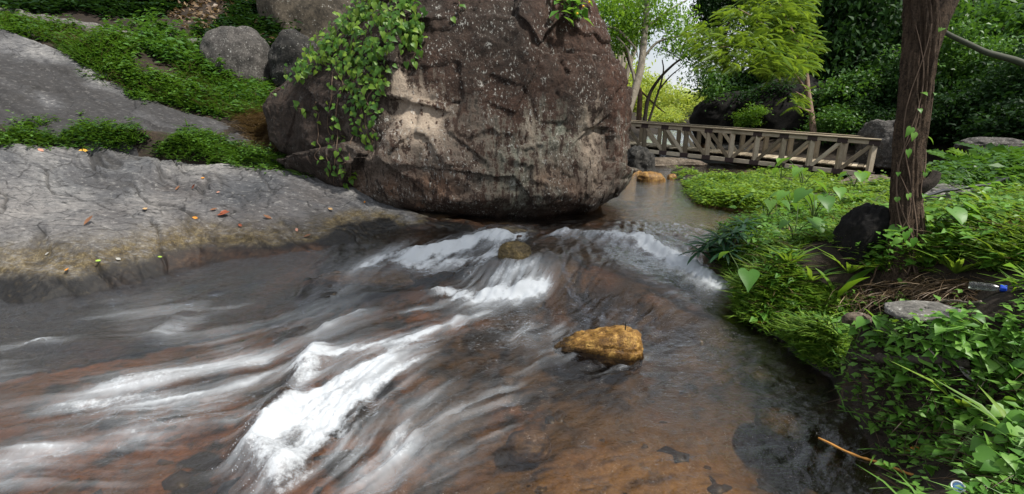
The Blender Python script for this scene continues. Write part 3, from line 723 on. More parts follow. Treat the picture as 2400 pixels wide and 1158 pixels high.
dirt = np.clip(.25 * ck + .5 * sstep(.05, .5, -lay) + .55 * sstep(.5, .1, tone), 0, 1); zz = np.zeros_like(Xu)  # darker in joints, layer hollows and low-tone rock
UV_ = np.stack([Xu, Yu, Zu], -1).reshape(-1, 3); UF = grid_faces(ny2, nx2)
uslab = obj('rock_slab', mesh_np('rock_slab', UV_, UF, mat_slab, True, {'tone': tone.ravel(), 'warm': (zz + .35).ravel(), 'dirt': dirt.ravel(), 'moss': zz.ravel(), 'wet': zz.ravel(), 'orange': zz.ravel()}), kind='structure')
uslab['label'] = 'darker streaked bedrock slab higher up behind the green strip'
BV_USLAB = bvh_of(UV_, UF)

# ---- the stream
wr = np.r_[np.geomspace(1.6, 8.4, 440), np.geomspace(8.5, 24, 70)] - .55
wc = 780
uw = np.linspace(-1.42, 1.06, wc)
Xw = uw[None] * (wr[:, None] + 1.0); Yw = np.repeat(wr[:, None], wc, 1)
far_keep = (Yw > 7.5)
Zw = water_z(Xw, Yw)
Wd = Zw - ground_z(Xw, Yw) - hump(Xw, Yw) * 1.25
inn = (Yw < GY1 - .4)
fo = np.clip(glook(FOAMG, Xw, Yw), 0, 2) * inn
lf, lm, lb = glook(LIC_F, Xw, Yw), glook(LIC_M, Xw, Yw), glook(LIC_B, Xw, Yw)
streak = .5 * lm + .35 * lf + .45 * lb
froth = fbm(Xw * 20, Yw * 20, None, 4, 201, gain=.6)
side = sstep(-.2, -1.6, Xw) * sstep(5.2, 4.2, Yw)                     # the left reach is all drawn-out veils
falls = sstep(13.9, 14.4, Yw) * sstep(16.5, 15.5, Yw)
fo = np.maximum(fo, falls * np.clip(.55 + 1.2 * fbm(Xw * 3, Yw * 1.2, None, 3, 203), 0, 1.2))
core = fo * 1.55 + (.20 * lf * .5 + .16 * lm + .14 * lb) * np.clip(fo * 3, 0, 1) + .50 * froth * np.clip(fo * 2.5, 0, 1) * (1 - .35 * side)
veil = np.clip(fo * 1.05, 0, .8) * np.clip(.55 + .24 * lm + .10 * lf + .3 * lb, 0, 1.3) + side * .13 * np.clip(-.05 + .75 * lb + .2 * lm, 0, 1.6) * inn
veil = np.clip(veil * np.where(Xw < -.6, sstep(.0, .75, poly_sd(Xw, Yw, STREAM_POLY)), 1), 0, .8); mist = np.clip(glook(MIST, Xw, Yw), 0, 1) * inn; veil = np.maximum(veil, np.clip(mist * 1.1, 0, .42) * np.clip(.45 + .22 * lm + .30 * lb + .12 * lf, 0, 1.2)); film_sheen = np.clip(-.02 + .02 * streak, 0, .04) * sstep(6.0, 5.2, Yw) * inn; veil = np.maximum(veil, film_sheen)  # last layer: faint aerated film, also standing in for the sky's sheen
keep = np.ones((len(wr) - 1, wc - 1), bool)
dmin = np.minimum.reduce([-Wd[:-1, :-1], -Wd[1:, :-1], -Wd[:-1, 1:], -Wd[1:, 1:]])
slab_z = TS(Xw, Yw)
sd_ = (slab_z - Zw) * ((Xw < .35) & (Yw > 3)); sd4 = np.minimum.reduce([sd_[:-1, :-1], sd_[1:, :-1], sd_[:-1, 1:], sd_[1:, 1:]])
keep &= (dmin < .12) & (sd4 < .25)
WF = grid_faces(len(wr), wc)[keep.ravel()]
WV = np.stack([Xw, Yw, Zw], -1).reshape(-1, 3)
used, inv = np.unique(WF, return_inverse=True)
WF2 = inv.reshape(-1, 4); WV2 = WV[used]
n = NT('stream_water'); co = n.coord()
A = lambda k: n.attr(k).outputs['Fac']
nb = n.bump(n.noise(55, 3, .6, n.stretch(co, (1.0, 1.6, 1.0))), .35, .008, n.bump(n.noise(13, 4, .65, n.stretch(co, (1.0, 1.7, 1.0))), .55, .03))
lw = n.add('LayerWeight', i_Blend=.22); n.set(lw.inputs['Normal'], nb)
fr = n.add('Fresnel', i_IOR=1.36); n.set(fr.inputs['Normal'], nb)
gl = n.add('BsdfGlossy', i_Roughness=.03); n.set(gl.inputs['Color'], (.95, .97, 1.0)); n.set(gl.inputs['Normal'], nb)
tp = n.add('BsdfTransparent'); n.set(tp.inputs[0], n.mix(n.rng(A('depth'), .0, .25), (.97, .93, .86), (.62, .52, .38)))
w1 = n.add('MixShader'); n.set(w1.inputs[0], n.math('MINIMUM', n.math('MULTIPLY', fr.outputs[0], 2.1), 1.0)); n.set(w1.inputs[1], tp.outputs[0]); n.set(w1.inputs[2], gl.outputs[0])
fz = n.noise(60, 3, .6, co)
fd_ = n.bsdf((.58, .62, .66), .6, n.bump(fz, .25, .015), .3)
ft = n.add('BsdfTranslucent'); n.set(ft.inputs[0], (.60, .64, .68))
fx = n.add('MixShader', i_0=.3); n.set(fx.inputs[1], fd_); n.set(fx.inputs[2], ft.outputs[0])
w2 = n.add('MixShader'); frz = n.math('ADD', n.math('MULTIPLY', n.math('SUBTRACT', n.noise(38, 6, .75, co), .5), 1.5), A('core')); n.set(w2.inputs[0], n.math('MINIMUM', n.math('MAXIMUM', n.math('MULTIPLY', n.add('MapRange', interpolation_type='SMOOTHSTEP', i_Value=frz, i_From_Min=.42, i_From_Max=1.6).outputs[0], .97), A('veil')), 1.0)); n.set(w2.inputs[1], w1.outputs[0]); n.set(w2.inputs[2], fx.outputs[0])
mat_water = n.done(w2.outputs[0])
stream = obj('stream_water', mesh_np('stream_water', WV2, WF2, mat_water, True, {'core': core.ravel()[used], 'veil': veil.ravel()[used], 'depth': np.clip(Wd, 0, .5).ravel()[used]}), kind='structure')

# ---- pebbles and cobbles on the bed (too many to count)
np_ = 170; pxs = RNG.uniform(-100, 2000, np_); pys = RNG.uniform(640, 1200, np_); PV, PF, o_ = [], [], 0; PT = []
ia = np.arange(7) * 2 * PI / 7
ring = [(0, 0, 1.0)] + [(.8 * math.cos(a), .8 * math.sin(a), .62) for a in ia] + [(math.cos(a), math.sin(a), 0.0) for a in ia]
ring = np.array(ring); rf = [(0, 1 + i, 1 + (i + 1) % 7) for i in range(7)] + [t for i in range(7) for t in ((1 + i, 8 + i, 8 + (i + 1) % 7), (1 + i, 8 + (i + 1) % 7, 1 + (i + 1) % 7))]; rf = np.array(rf)
for a_, b_ in zip(pxs, pys):
    q = at_z(a_, b_, -.12); gz = BV_GROUND.ray_cast(Vector((q[0], q[1], 5)), Vector((0, 0, -1)), 10)[0]
    if gz is None or gz.z > water_at(q[0], q[1]) - .05: continue
    r = RNG.uniform(.02, .085) * (1 if RNG.random() < .85 else 1.5); th_ = RNG.uniform(0, 6.28); k_ = RNG.uniform(.6, 1.0)
    P_ = ring * (1 + .18 * RNG.normal(size=(len(ring), 1))) * [r, r * k_, r * .55]; P_ = np.c_[P_[:, 0] * math.cos(th_) - P_[:, 1] * math.sin(th_), P_[:, 0] * math.sin(th_) + P_[:, 1] * math.cos(th_), P_[:, 2]]
    PV.append(P_ + [q[0], q[1], gz.z - .015 - .012 * r / .05]); PF.append(rf + o_); o_ += len(ring); PT.append(np.full(len(ring), RNG.random()))
n = NT('bed_pebble'); co = n.coord(); nz_ = n.noise(30, 4, .6, co)
pc = n.ramp(n.attr('tint').outputs['Fac'], [(0, (.008, .007, .006)), (.4, (.035, .026, .017)), (.7, (.08, .052, .026)), (1, (.13, .095, .06))]); pc = n.mix(n.rng(nz_, .4, .7, 0, .6), pc, (.03, .025, .02))
obj('bed_pebbles', mesh_np('bed_pebbles', np.concatenate(PV), np.concatenate(PF), n.done(n.bsdf(pc, .4)), True, {'tint': np.concatenate(PT)}), kind='stuff')['label'] = 'brown pebbles on the bed of the stream'
# ---- drops thrown up along the breaking fronts
DR = []
for pl, z, wd, k in [([(735, 795), (705, 850)], .12, .07, 120), ([(640, 940), (590, 1000), (580, 1040), (640, 1085)], .10, .08, 260), ([(1440, 556), (1560, 592), (1690, 640)], .38, .06, 240), ([(950, 585), (1150, 550)], .40, .05, 120), ([(1060, 682), (1262, 680)], .18, .05, 110), ([(1620, 600), (1690, 625)], .34, .06, 90)]:
    P_ = np.array(pix(pl, z)); f = RNG.random(k) * (len(P_) - 1); i_ = f.astype(int); f -= i_; Q = P_[i_] * (1 - f)[:, None] + P_[np.minimum(i_ + 1, len(P_) - 1)] * f[:, None] + RNG.normal(size=(k, 2)) * wd
    zz_ = water_z(Q[:, 0], Q[:, 1]) + np.abs(RNG.normal(size=k)) * .028 + .004
    DR.append(np.c_[Q, zz_])
DR = np.concatenate(DR); oc = np.array([(1, 0, 0), (-1, 0, 0), (0, 1, 0), (0, -1, 0), (0, 0, 1), (0, 0, -1)], float); of = np.array([(0, 2, 4), (2, 1, 4), (1, 3, 4), (3, 0, 4), (2, 0, 5), (1, 2, 5), (3, 1, 5), (0, 3, 5)])
DR = DR[RNG.random(len(DR)) < .6]; dr_ = RNG.uniform(.0009, .0024, len(DR)); V = (DR[:, None] + oc[None] * dr_[:, None, None] * [1, 1, 1.2]).reshape(-1, 3); F = (of[None] + (np.arange(len(DR)) * 6)[:, None, None]).reshape(-1, 3)
n = NT('spray_drop'); obj('spray', mesh_np('spray', V, F, n.done(n.bsdf((.85, .88, .92), .2, None, .5))), kind='stuff')['label'] = 'white drops thrown up by the cascades'

# ================================================================== boulders
def rock_material(name, dark, mid, pale, lichen=0.0, rough=.85, scale=6.0, wetz=None):
    n = NT(name); co = n.coord()
    a, b, c = n.noise(scale, 6, .65, co), n.noise(scale * 6, 4, .7, co), n.noise(scale * 2.2, 3, .5, co)
    v = n.math('ADD', n.math('MULTIPLY', a, .55), n.math('MULTIPLY', b, .45))
    col = n.ramp(v, [(.36, dark), (.5, mid), (.66, pale)])
    if lichen: col = n.mix(n.math('MULTIPLY', n.rng(b, .60, .68), n.rng(c, .5 - .1 * lichen, .62)), col, (.42, .43, .40))
    if wetz:
        gz_ = n.add('SeparateXYZ'); n.set(gz_.inputs[0], n.add('NewGeometry').outputs['Position']); wf = n.rng(n.math('ADD', gz_.outputs[2], n.math('MULTIPLY', b, .03)), wetz[0], wetz[1], 1, 0)
        col = n.mix(n.math('MULTIPLY', wf, .85), col, tuple(c * .35 for c in dark)); rough = n.rng(wf, 0, 1, rough, .15)
    return n.done(n.bsdf(col, rough, n.bump(v, .7, .03), .3))
def rock_mesh(name, mat, size, seed, nth=96, nz=60, lump=.22, flat=.0, sharp=2.4, fine=.03, skew=(0, 0)):
    """a weathered stone, base at z = 0, as one closed mesh"""
    th = np.linspace(0, 2 * PI, nth, endpoint=False); ph = np.linspace(0.02, PI - .02, nz)
    T, Pp = np.meshgrid(th, ph)
    def se(v, e): return np.sign(v) * np.abs(v) ** (2 / e)
    x = se(np.sin(Pp), sharp) * se(np.cos(T), sharp); y = se(np.sin(Pp), sharp) * se(np.sin(T), sharp); z = se(np.cos(Pp), sharp)
    r = 1 + lump * fbm(x * 1.1 + seed, y * 1.1, z * 1.1, 3, seed) + lump * .5 * fbm(x * 2.6, y * 2.6 + seed, z * 2.6, 3, seed + 3, ridged=True) + fine * fbm(x * 9, y * 9, z * 9, 4, seed + 5)
    x, y, z = x * r, y * r, z * r
    x = x + skew[0] * z; y = y + skew[1] * z
    z = np.where(z < -.6, -.6 + (z + .6) * .3, z)
    V = np.stack([x * size[0] / 2, y * size[1] / 2, (z + .6) * size[2] / 1.6], -1).reshape(-1, 3)
    V = np.r_[V, [[V[:nth, 0].mean(), V[:nth, 1].mean(), V[:nth, 2].mean()]], [[0, 0, V[-nth:, 2].mean()]]]
    a = np.arange(nth); k = nth * nz
    tri = np.r_[np.c_[a, (a + 1) % nth, np.full(nth, k)], np.c_[k - nth + (a + 1) % nth, k - nth + a, np.full(nth, k + 1)]]
    return mesh_np(name, V, [grid_faces(nz, nth, True)[:, ::-1], tri[:, ::-1]], mat)
def rock(name, loc, size, mat, seed, label, cat='boulder', rz=0.0, group=None, **kw):
    o = obj(name, rock_mesh(name, mat, size, seed, **kw), None, label, cat, group)
    o.location = loc; o.rotation_euler = (0, 0, rz); return o

# ---- the great boulder: stacked outlines read off its silhouette
TS_ = 7.7
BROWS = [(-420, 1120, 1180), (-330, 1040, 1240), (-230, 985, 1290), (-120, 930, 1325), (0, 880, 1362), (60, 832, 1392), (130, 752, 1428), (190, 680, 1448), (240, 628, 1460), (290, 630, 1470), (340, 652, 1476), (380, 700, 1474), (420, 775, 1456), (455, 860, 1424), (485, 950, 1380), (510, 1035, 1315), (530, 1090, 1260), (560, 1120, 1220)]
bz = np.array([at_t(1200, r[0], TS_)[2] for r in BROWS]); bl = np.array([at_t(r[1], r[0], TS_)[0] for r in BROWS]); br = np.array([at_t(r[2], r[0], TS_)[0] for r in BROWS])
yf = np.array([9.0, 8.3, 7.75, 7.3, 6.95, 6.8, 6.62, 6.5, 6.42, 6.34, 6.28, 6.25, 6.26, 6.34, 6.60, 7.05, 7.4, 7.6])     # front of the rock, row by row
yb = np.array([9.3, 9.7, 9.9, 10.0, 10.1, 10.1, 10.1, 10.0, 9.95, 9.9, 9.8, 9.7, 9.5, 9.3, 9.1, 8.8, 8.4, 8.1])
nz, nth = 320, 640
zz = np.linspace(bz.max() + .02, bz.min(), nz); o = np.argsort(bz)
def pch(z, v):
    a = np.interp(z, bz[o], v[o]); k = np.ones(9) / 9; p = np.pad(a, 4, 'edge'); return np.convolve(p, k, 'valid')
xl, xr, y0, y1 = pch(zz, bl), pch(zz, br), pch(zz, yf), pch(zz, yb)
th = np.r_[np.linspace(PI, 2 * PI, 520, endpoint=False), np.linspace(0, PI, 120, endpoint=False)]
e = 2.35
c_, s_ = np.cos(th), np.sin(th)
cx_ = np.sign(c_) * np.abs(c_) ** (2 / e); sx_ = np.sign(s_) * np.abs(s_) ** (2 / e)
# the rock's broad face is turned a little to the right: its left flank falls back
X = ((xl + xr) / 2)[:, None] + ((xr - xl) / 2)[:, None] * cx_[None]
Y = ((y0 + y1) / 2)[:, None] + ((y1 - y0) / 2)[:, None] * sx_[None]
Z = np.repeat(zz[:, None], nth, 1)
front = np.clip(-sx_, 0, 1)[None]
Y = Y + front * .5 * sstep(-1.6, -3.6, X) + front * .25 * sstep(1.0, 2.0, X)
Nn = np.stack([np.gradient(Y, axis=1), -np.gradient(X, axis=1), np.zeros_like(X)], -1); Nn /= np.linalg.norm(Nn, axis=2)[..., None] + 1e-9
wv = fbm(X * .8, Y * .8, Z * .8, 3, 301)
facet = fbm(X * .55 + .3 * wv, Y * .55, Z * .55, 3, 302)
ridg = fbm(X * 1.5, Y * 1.5, Z * 1.1, 4, 303, ridged=True)
det = fbm(X * 6, Y * 6, Z * 6, 5, 304, gain=.6)
pb1, jb1 = plates(X * .75 + .35 * wv + .3 * Y, Z * .9 + .2 * wv, 521, .8); pb2, jb2 = plates(X * 2.1 + .4 * Y, Z * 2.6 + .25 * det, 522, .8); pb3, jb3 = plates(X * 6 + .5 * Y, Z * 7.5 + .3 * det, 523, .8)
brk = np.clip(.3 + 1.3 * fbm(X, Y, Z, 3, 307), 0, 1)
ckb = jb1 ** 3 * .6 * brk; ckc = jb2 ** 2 * brk * .8
low = sstep(1.9, 1.0, Z)            # lower third is broken into ledges
stp = Z * 3.1 + .35 * X + 1.0 * fbm(X * 1.2, Y * 1.2, Z * .8, 3, 308); sf = stp - np.floor(stp); ledge = (sstep(0, .25, sf) - sf)
stp2 = Z * 8 + 1.2 * X + 1.5 * fbm(X * 2, Y * 2, Z * 1.5, 3, 309); sf2 = stp2 - np.floor(stp2); ledge2 = (sstep(0, .3, sf2) - sf2)
def bump_at(px, py, tt, wx_, wz_, h):
    p = at_t(px, py, tt); return h * np.exp(-((X - p[0]) / wx_) ** 2 - ((Z - p[2]) / wz_) ** 2) * front ** .3
def brow(px0, py0, px1, py1, tt, depth, below):
    """a broken brow: the face is knocked back below a sharp line"""
    a, b = at_t(px0, py0, tt), at_t(px1, py1, tt)
    s = np.clip((X - a[0]) / (b[0] - a[0]), 0, 1); zl = a[2] + (b[2] - a[2]) * s + .06 * wv
    inx = sstep(a[0] - .08, a[0] + .12, X) * sstep(b[0] + .08, b[0] - .12, X)
    return -depth * inx * sstep(zl, zl - .04, Z) * sstep(zl - below, zl - .1, Z) * front ** .3
d = .20 * facet + .05 * ridg + .034 * det + .16 * pb1 + (.03 + .045 * low * brk + .03 * brk) * pb2 + (.006 + .018 * low) * pb3 - .03 * ckb - .02 * ckc + low * brk * (.06 * ledge + .03 * ledge2)
d = d + brow(915, 225, 1060, 262, 6.6, .10, .6) + brow(1340, 330, 1430, 262, 6.7, .06, .8) + brow(1060, 310, 1150, 380, 6.5, .05, .5)
d = d + bump_at(1090, 470, 6.4, .5, .12, .10) + bump_at(1330, 455, 6.5, .3, .14, .10) + bump_at(760, 320, 7.0, .25, .5, .10) - bump_at(860, 300, 6.8, .14, .6, .07)
X = X + Nn[..., 0] * d; Y = Y + Nn[..., 1] * d; Z = Z + .04 * det + .10 * facet * sstep(3.4, 4.2, Z)
hz = Z + .25 * wv + .18 * fbm(X * 1.6, Y * 1.6, Z * .7, 3, 311)
streaky = fbm(X * 5.5, Y * 5.5, Z * .55, 4, 312)                           # stains that run down the face
dark = .40 + .60 * sstep(1.35, 2.3, hz + .45 * streaky + .25 * sstep(.2, 1.6, X)) + .5 * sstep(.75, .35, Z)  # last term paints the shade of the undercut onto the foot
pc1 = at_t(1000, 270, 6.6); pc2 = at_t(1240, 300, 6.5); pc3 = at_t(1385, 330, 6.7); pc4 = at_t(960, 190, 6.7)
def spot(p, a, b): return np.exp(-((X - p[0]) / a) ** 2 - ((Z - p[2]) / b) ** 2)
fresh = np.clip(1.3 * spot(pc1, .30, .38) + .45 * spot(pc2, .12, .2) + .75 * spot(pc3, .16, .65) + .55 * spot(pc4, .16, .25), 0, 1.2)
fresh = np.clip(fresh + .7 * fresh * fbm(X * 5, Y * 5, Z * 3, 4, 313), 0, 1) * front ** .2
dark = np.clip(dark * (1 - fresh) + .75 * sstep(-2.0, -3.1, X), 0, 1)  # the left flank is coloured darker for its shaded side
green = np.clip(.25 + .9 * fbm(X * 1.5, Y * 1.5, Z * .6, 3, 314), 0, 1) * sstep(.4, 1.4, X + 1.2) * sstep(2.3, 1.2, hz)
orange_b = np.clip(.2 + 1.3 * fbm(X * 2.2, Y * 2.2, Z * 2.2, 3, 315), 0, 1) * sstep(1.25, .55, hz) * sstep(1.4, .6, X)
red = np.clip(.45 + 1.1 * fbm(X * 1.1, Y * 1.1, Z * .6, 3, 316), 0, 1) * (1 - .85 * sstep(-1.4, -2.4, X))
dark_marks_b = np.clip(.7 * ckb + .7 * ckc + low * brk * .25 * sstep(.12, 0, sf) + .5 * sstep(.15, .6, streaky) * low, 0, 1)  # darker in cracks, at ledge joints and down streaks
n = NT('boulder_rock'); co = n.coord()
A = lambda k: n.attr(k).outputs['Fac']
g0, g1, g2, g3 = n.noise(2.4, 5, .6, co), n.noise(9, 6, .7, co), n.noise(42, 5, .7, co), n.noise(150, 2, .6, co)
gs = n.noise(7, 5, .65, n.stretch(co, (1.6, 1.6, .35)))
v = n.math('ADD', n.math('MULTIPLY', g1, .5), n.math('MULTIPLY', g2, .5))
palec = n.ramp(n.math('ADD', n.math('MULTIPLY', gs, .55), n.math('MULTIPLY', v, .45)), [(.38, (.015, .012, .010)), (.47, (.10, .08, .064)), (.56, (.25, .195, .155)), (.70, (.46, .38, .31))])
palec = n.mix(n.math('MULTIPLY', A('green'), .75), palec, n.ramp(v, [(.36, (.02, .024, .018)), (.48, (.15, .17, .125)), (.62, (.50, .53, .45))]))
palec = n.mix(n.math('MULTIPLY', A('orange'), .75), palec, n.ramp(v, [(.35, (.10, .045, .022)), (.65, (.34, .165, .085))]))
palec = n.mix(A('fresh'), palec, n.ramp(v, [(.3, (.22, .165, .12)), (.7, (.50, .42, .33))]))
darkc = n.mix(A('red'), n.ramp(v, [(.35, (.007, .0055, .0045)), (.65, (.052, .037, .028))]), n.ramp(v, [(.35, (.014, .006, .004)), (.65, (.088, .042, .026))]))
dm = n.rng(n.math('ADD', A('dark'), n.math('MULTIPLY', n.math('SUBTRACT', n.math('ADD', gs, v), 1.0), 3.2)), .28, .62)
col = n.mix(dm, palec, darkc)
# crusts of white lichen in rings and flecks
vo = n.add('TexVoronoi', feature='F1', i_Scale=3.4, i_Randomness=1.0); n.set(vo.inputs['Vector'], n.mix(.12, co, n.add('TexNoise', i_Scale=6.0, i_Detail=3).outputs['Color']))
big_sp = n.math('MULTIPLY', n.rng(vo.outputs['Distance'], .17, .07), n.rng(g2, .50, .56))
fleck = n.math('MULTIPLY', n.rng(n.noise(26, 4, .7, n.stretch(co, (1.3, 1.3, .7))), .585, .63), n.rng(g0, .43, .56))
li = n.math('MAXIMUM', n.math('MULTIPLY', big_sp, 1.0), fleck)
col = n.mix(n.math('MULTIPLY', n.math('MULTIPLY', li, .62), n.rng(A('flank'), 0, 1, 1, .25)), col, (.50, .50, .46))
col = n.mix(n.math('MULTIPLY', A('dirt'), .8), col, (.012, .010, .009))
mat_boulder = n.done(n.bsdf(col, .85, n.bump(g3, .3, .006, n.bump(v, 1.0, .05)), .25))
BVt = np.stack([X, Y, Z], -1).reshape(-1, 3)
topc = BVt[:nth].mean(0); k = len(BVt); BVt = np.r_[BVt, topc[None], BVt[-nth:].mean(0)[None]]
a = np.arange(nth); Bq = grid_faces(nz, nth, True)[:, ::-1]; Bt = np.r_[np.c_[(a + 1) % nth, a, np.full(nth, k)], np.c_[k - nth + a, k - nth + (a + 1) % nth, np.full(nth, k + 1)]]
pad = lambda A_: np.r_[A_.ravel(), A_.ravel()[:1], A_.ravel()[-1:]]
great = obj('great_boulder', mesh_np('great_boulder', BVt, [Bq, Bt[:, ::-1]], mat_boulder, True, {'dark': pad(dark), 'fresh': pad(fresh), 'green': pad(green), 'orange': pad(orange_b), 'red': pad(red), 'dirt': pad(dark_marks_b), 'flank': pad(np.repeat(sstep(-1.4, -2.6, X)[..., None], 1, -1))}),
            None, 'huge rounded brown boulder with pale lichen patches standing beside the pool', 'boulder')
BV_BOULDER = bvh_of(BVt, Bq)
def hit(px, py, trees=None):
    d = Vector(ray(px, py)).normalized(); best = None
    for t in (trees or (BV_GROUND, BV_SLAB, BV_USLAB, BV_BOULDER)):
        loc, nor, idx, dist = t.ray_cast(Vector(CAM), d, 200)
        if loc is not None and (best is None or dist < best[2]):
            best = (np.array(loc), np.array(nor if nor.dot(d) < 0 else -nor), dist)
    return best
def drop(x, y, trees=None):
    best = None
    for t in (trees or (BV_GROUND, BV_SLAB, BV_USLAB)):
        loc, nor, idx, dist = t.ray_cast(Vector((x, y, 60)), Vector((0, 0, -1)), 200)
        if loc is not None and (best is None or loc.z > best[0][2]): best = (np.array(loc), np.array(nor if nor.z > 0 else -nor))
    return best
mat_grey = rock_material('grey_rock', (.014, .013, .012), (.05, .046, .042), (.13, .12, .11), 1.0)
mat_flag = rock_material('flag_rock', (.03, .03, .028), (.11, .105, .095), (.24, .23, .21), .5)
mat_darkrock = rock_material('dark_rock', (.006, .006, .006), (.018, .017, .015), (.06, .055, .048), .4)
mat_black_and_shade = rock_material('black_and_shaded_rock', (.002, .002, .002), (.0045, .004, .0038), (.013, .011, .009), .0, 1.0)  # near black; on the boulders behind the bridge it paints the trees' shade
mat_brownrock = rock_material('brown_rock', (.025, .02, .015), (.09, .07, .05), (.21, .17, .13), .3)
mat_face = rock_material('face_rock', (.014, .012, .009), (.055, .045, .032), (.13, .105, .075), .5, scale=2.5)  # darkened to put the slope's shade into the colour
mat_ochre = rock_material('ochre_rock', (.028, .014, .004), (.17, .085, .018), (.46, .28, .075), .0, rough=.45, scale=13)
mat_gold = rock_material('golden_rock', (.028, .014, .004), (.17, .085, .018), (.50, .31, .085), .0, rough=.4, scale=15, wetz=(.075, .105))
mat_moss = rock_material('mossy_rock', (.02, .014, .006), (.07, .05, .018), (.18, .13, .05), .0, rough=.5, scale=10)
mat_bedrock = rock_material('wet_bedrock', (.03, .02, .014), (.12, .082, .055), (.25, .185, .13), .0, rough=.45)

def base(px, py, t): return at_t(px, py, t)
p = at_t(568, 200, 10.0); rock('boulder', (p[0], p[1], p[2] - .15), (1.25, 1.15, 1.30), mat_grey, 21, 'rounded grey boulder speckled with lichen above the green strip', lump=.12, sharp=2.6, skew=(-.08, .1))
p = at_t(700, 190, 9.9); rock('boulder', (p[0], p[1], p[2] - .1), (.95, .9, 1.0), mat_darkrock, 34, 'dark brown boulder wedged behind the shoulder of the great boulder', lump=.2)
p = at_t(760, 130, 12.4); rock('outcrop', (p[0], p[1], p[2] - .5), (2.6, 1.6, 2.9), mat_face, 47, 'tall tan rock face rising on the wooded slope', 'rock', lump=.25, sharp=3.0, skew=(-.15, .2))
p = at_t(250, 10, 13.0); rock('outcrop', (p[0] - .3, p[1], p[2] - .2), (3.2, 1.8, 1.7), mat_darkrock, 48, 'low dark rock outcrop on the upper left slope', 'rock', lump=.3, sharp=3.0)
# rocks about the bridge
p = at_z(1500, 410, .2); p = at_t(1500, 402, 12.9); rock('rock', (p[0] - .15, p[1], .1), (.85, 1.2, .8), mat_darkrock, 51, 'dark rock under the far end of the bridge beside the great boulder', 'rock', lump=.3)
p = at_t(1705, 330, 18.5); rock('boulder', (p[0] + .3, p[1], .8), (3.4, 2.2, 1.75), mat_black_and_shade, 53, 'rounded boulder coloured black for tree shade behind the middle of the bridge', lump=.16)
p = at_t(1850, 330, 17.5); rock('boulder', (p[0], p[1], .8), (4.0, 2.4, 2.2), mat_black_and_shade, 55, 'large boulder coloured black for the deep shade behind the thin pinkish trunk', lump=.16)
p = at_t(1700, 398, 15.2); rock('boulder', (p[0], p[1], .2), (1.6, 1.1, .6), mat_darkrock, 57, 'shadowed rock under the middle of the bridge', lump=.25)
p = at_t(1575, 392, 13.6); rock('flat_rock', (p[0] - .1, p[1], .22), (1.9, .8, .34), mat_brownrock, 59, 'flat brown bedrock under the bridge below the small falls', 'rock', lump=.2)
p = at_t(1560, 378, 16.0); rock('flat_rock', (p[0] - .6, p[1], .45), (1.5, .8, .34), mat_brownrock, 61, 'flat brown bedrock step behind the bridge above the small falls', 'rock', lump=.2)
p = at_z(1524, 425, .33); rock('stone', (p[0], p[1], .24), (.62, .42, .30), mat_ochre, 63, 'ochre stone at the edge of the pool under the bridge', 'stone', lump=.2, nth=48, nz=30)
p = at_z(1574, 418, .36); rock('stone', (p[0], p[1], .26), (.22, .18, .2), mat_ochre, 64, 'small ochre stone between pool and grass under the bridge', 'stone', lump=.2, nth=40, nz=24)
p = at_z(1480, 408, .34); rock('stone', (p[0], p[1], .26), (.5, .3, .2), mat_ochre, 65, 'low ochre stone touching the right edge of the great boulder', 'stone', lump=.2, nth=40, nz=24)
p = at_t(2090, 330, 12.2); rock('boulder', (p[0] - .1, p[1], .5), (1.1, 1.1, 1.1), mat_grey, 67, 'grey stone abutment block at the right end of the bridge', 'boulder', lump=.2, sharp=3.2)
a0, a1 = at_t(1985, 448, 8.9), at_t(2075, 395, 9.8)
o_ = rock('sloping_rock', tuple((a0 + a1) / 2 - np.array([0, 0, .42])), (1.6, .95, .42), mat_brownrock, 69, 'sloping dark grey rock below the right end of the bridge', 'rock', lump=.15, sharp=3.0, rz=math.atan2(a1[1] - a0[1], a1[0] - a0[0])); o_.rotation_euler[1] = -math.atan2(a1[2] - a0[2], math.hypot(*(a1 - a0)[:2]))
# beside the near tree
p = at_z(2035, 598, .66); rock('boulder', (p[0] + .02, p[1] + .12, p[2] - .12), (.35, .36, .50), mat_black_and_shade, 71, 'black boulder leaning against the foot of the near tree', lump=.2, sharp=2.6, fine=.05, skew=(.12, 0))
p = at_t(2260, 345, 9.6); rock('stone', (p[0] + .5, p[1], p[2] - .1), (1.2, .6, .3), mat_grey, 75, 'low grey stone in the weeds far right of the near tree', 'stone', lump=.2)
# in the stream
p = at_z(1425, 842, .02)
gs_me = rock_mesh('stone', mat_gold, (1, 1, 1), 84, 120, 80, .10, sharp=3.0, fine=.05)
co_ = np.array([v.co for v in gs_me.vertices]); gx_, gy_, gz_ = co_[:, 0] * 2, co_[:, 1] * 2, (co_[:, 2] * 1.6 - .6)
# wedge: a sloping flat top, thin at the left, blunt and rough at the right
gx_ = np.where(gx_ < 0, gx_ * 1.25, gx_); gy_ = gy_ * (1 - .25 * np.clip(-gx_, 0, 1)); topz = .62 + .10 * gx_ - .28 * gy_
gz_ = np.where(gz_ > topz, topz + (gz_ - topz) * .12, gz_); gz_ = (gz_ + .5) * np.interp(gx_, [-1.25, -.6, .4, 1], [.22, .62, 1.0, .95]) - .5; gz_ += .10 * fbm(gx_ * 3, gy_ * 3, gz_ * 3, 3, 871, ridged=True)
co_ = np.stack([gx_ * .27, gy_ * .18 - gx_ * .06, gz_ * .19 + .035], -1)
pn = fbm(co_[:, 0] * 22, co_[:, 1] * 22, co_[:, 2] * 22, 4, 866, ridged=True); co_ *= (1 + .05 * pn)[:, None]
gs_me.vertices.foreach_set('co', co_.astype(np.float32).ravel()); gs_me.update()
s_in = obj('stone', gs_me, None, 'golden ochre stone standing out of the stream with a twig on it', 'stone'); s_in.location = (p[0] - .02, p[1] + .14, .03)
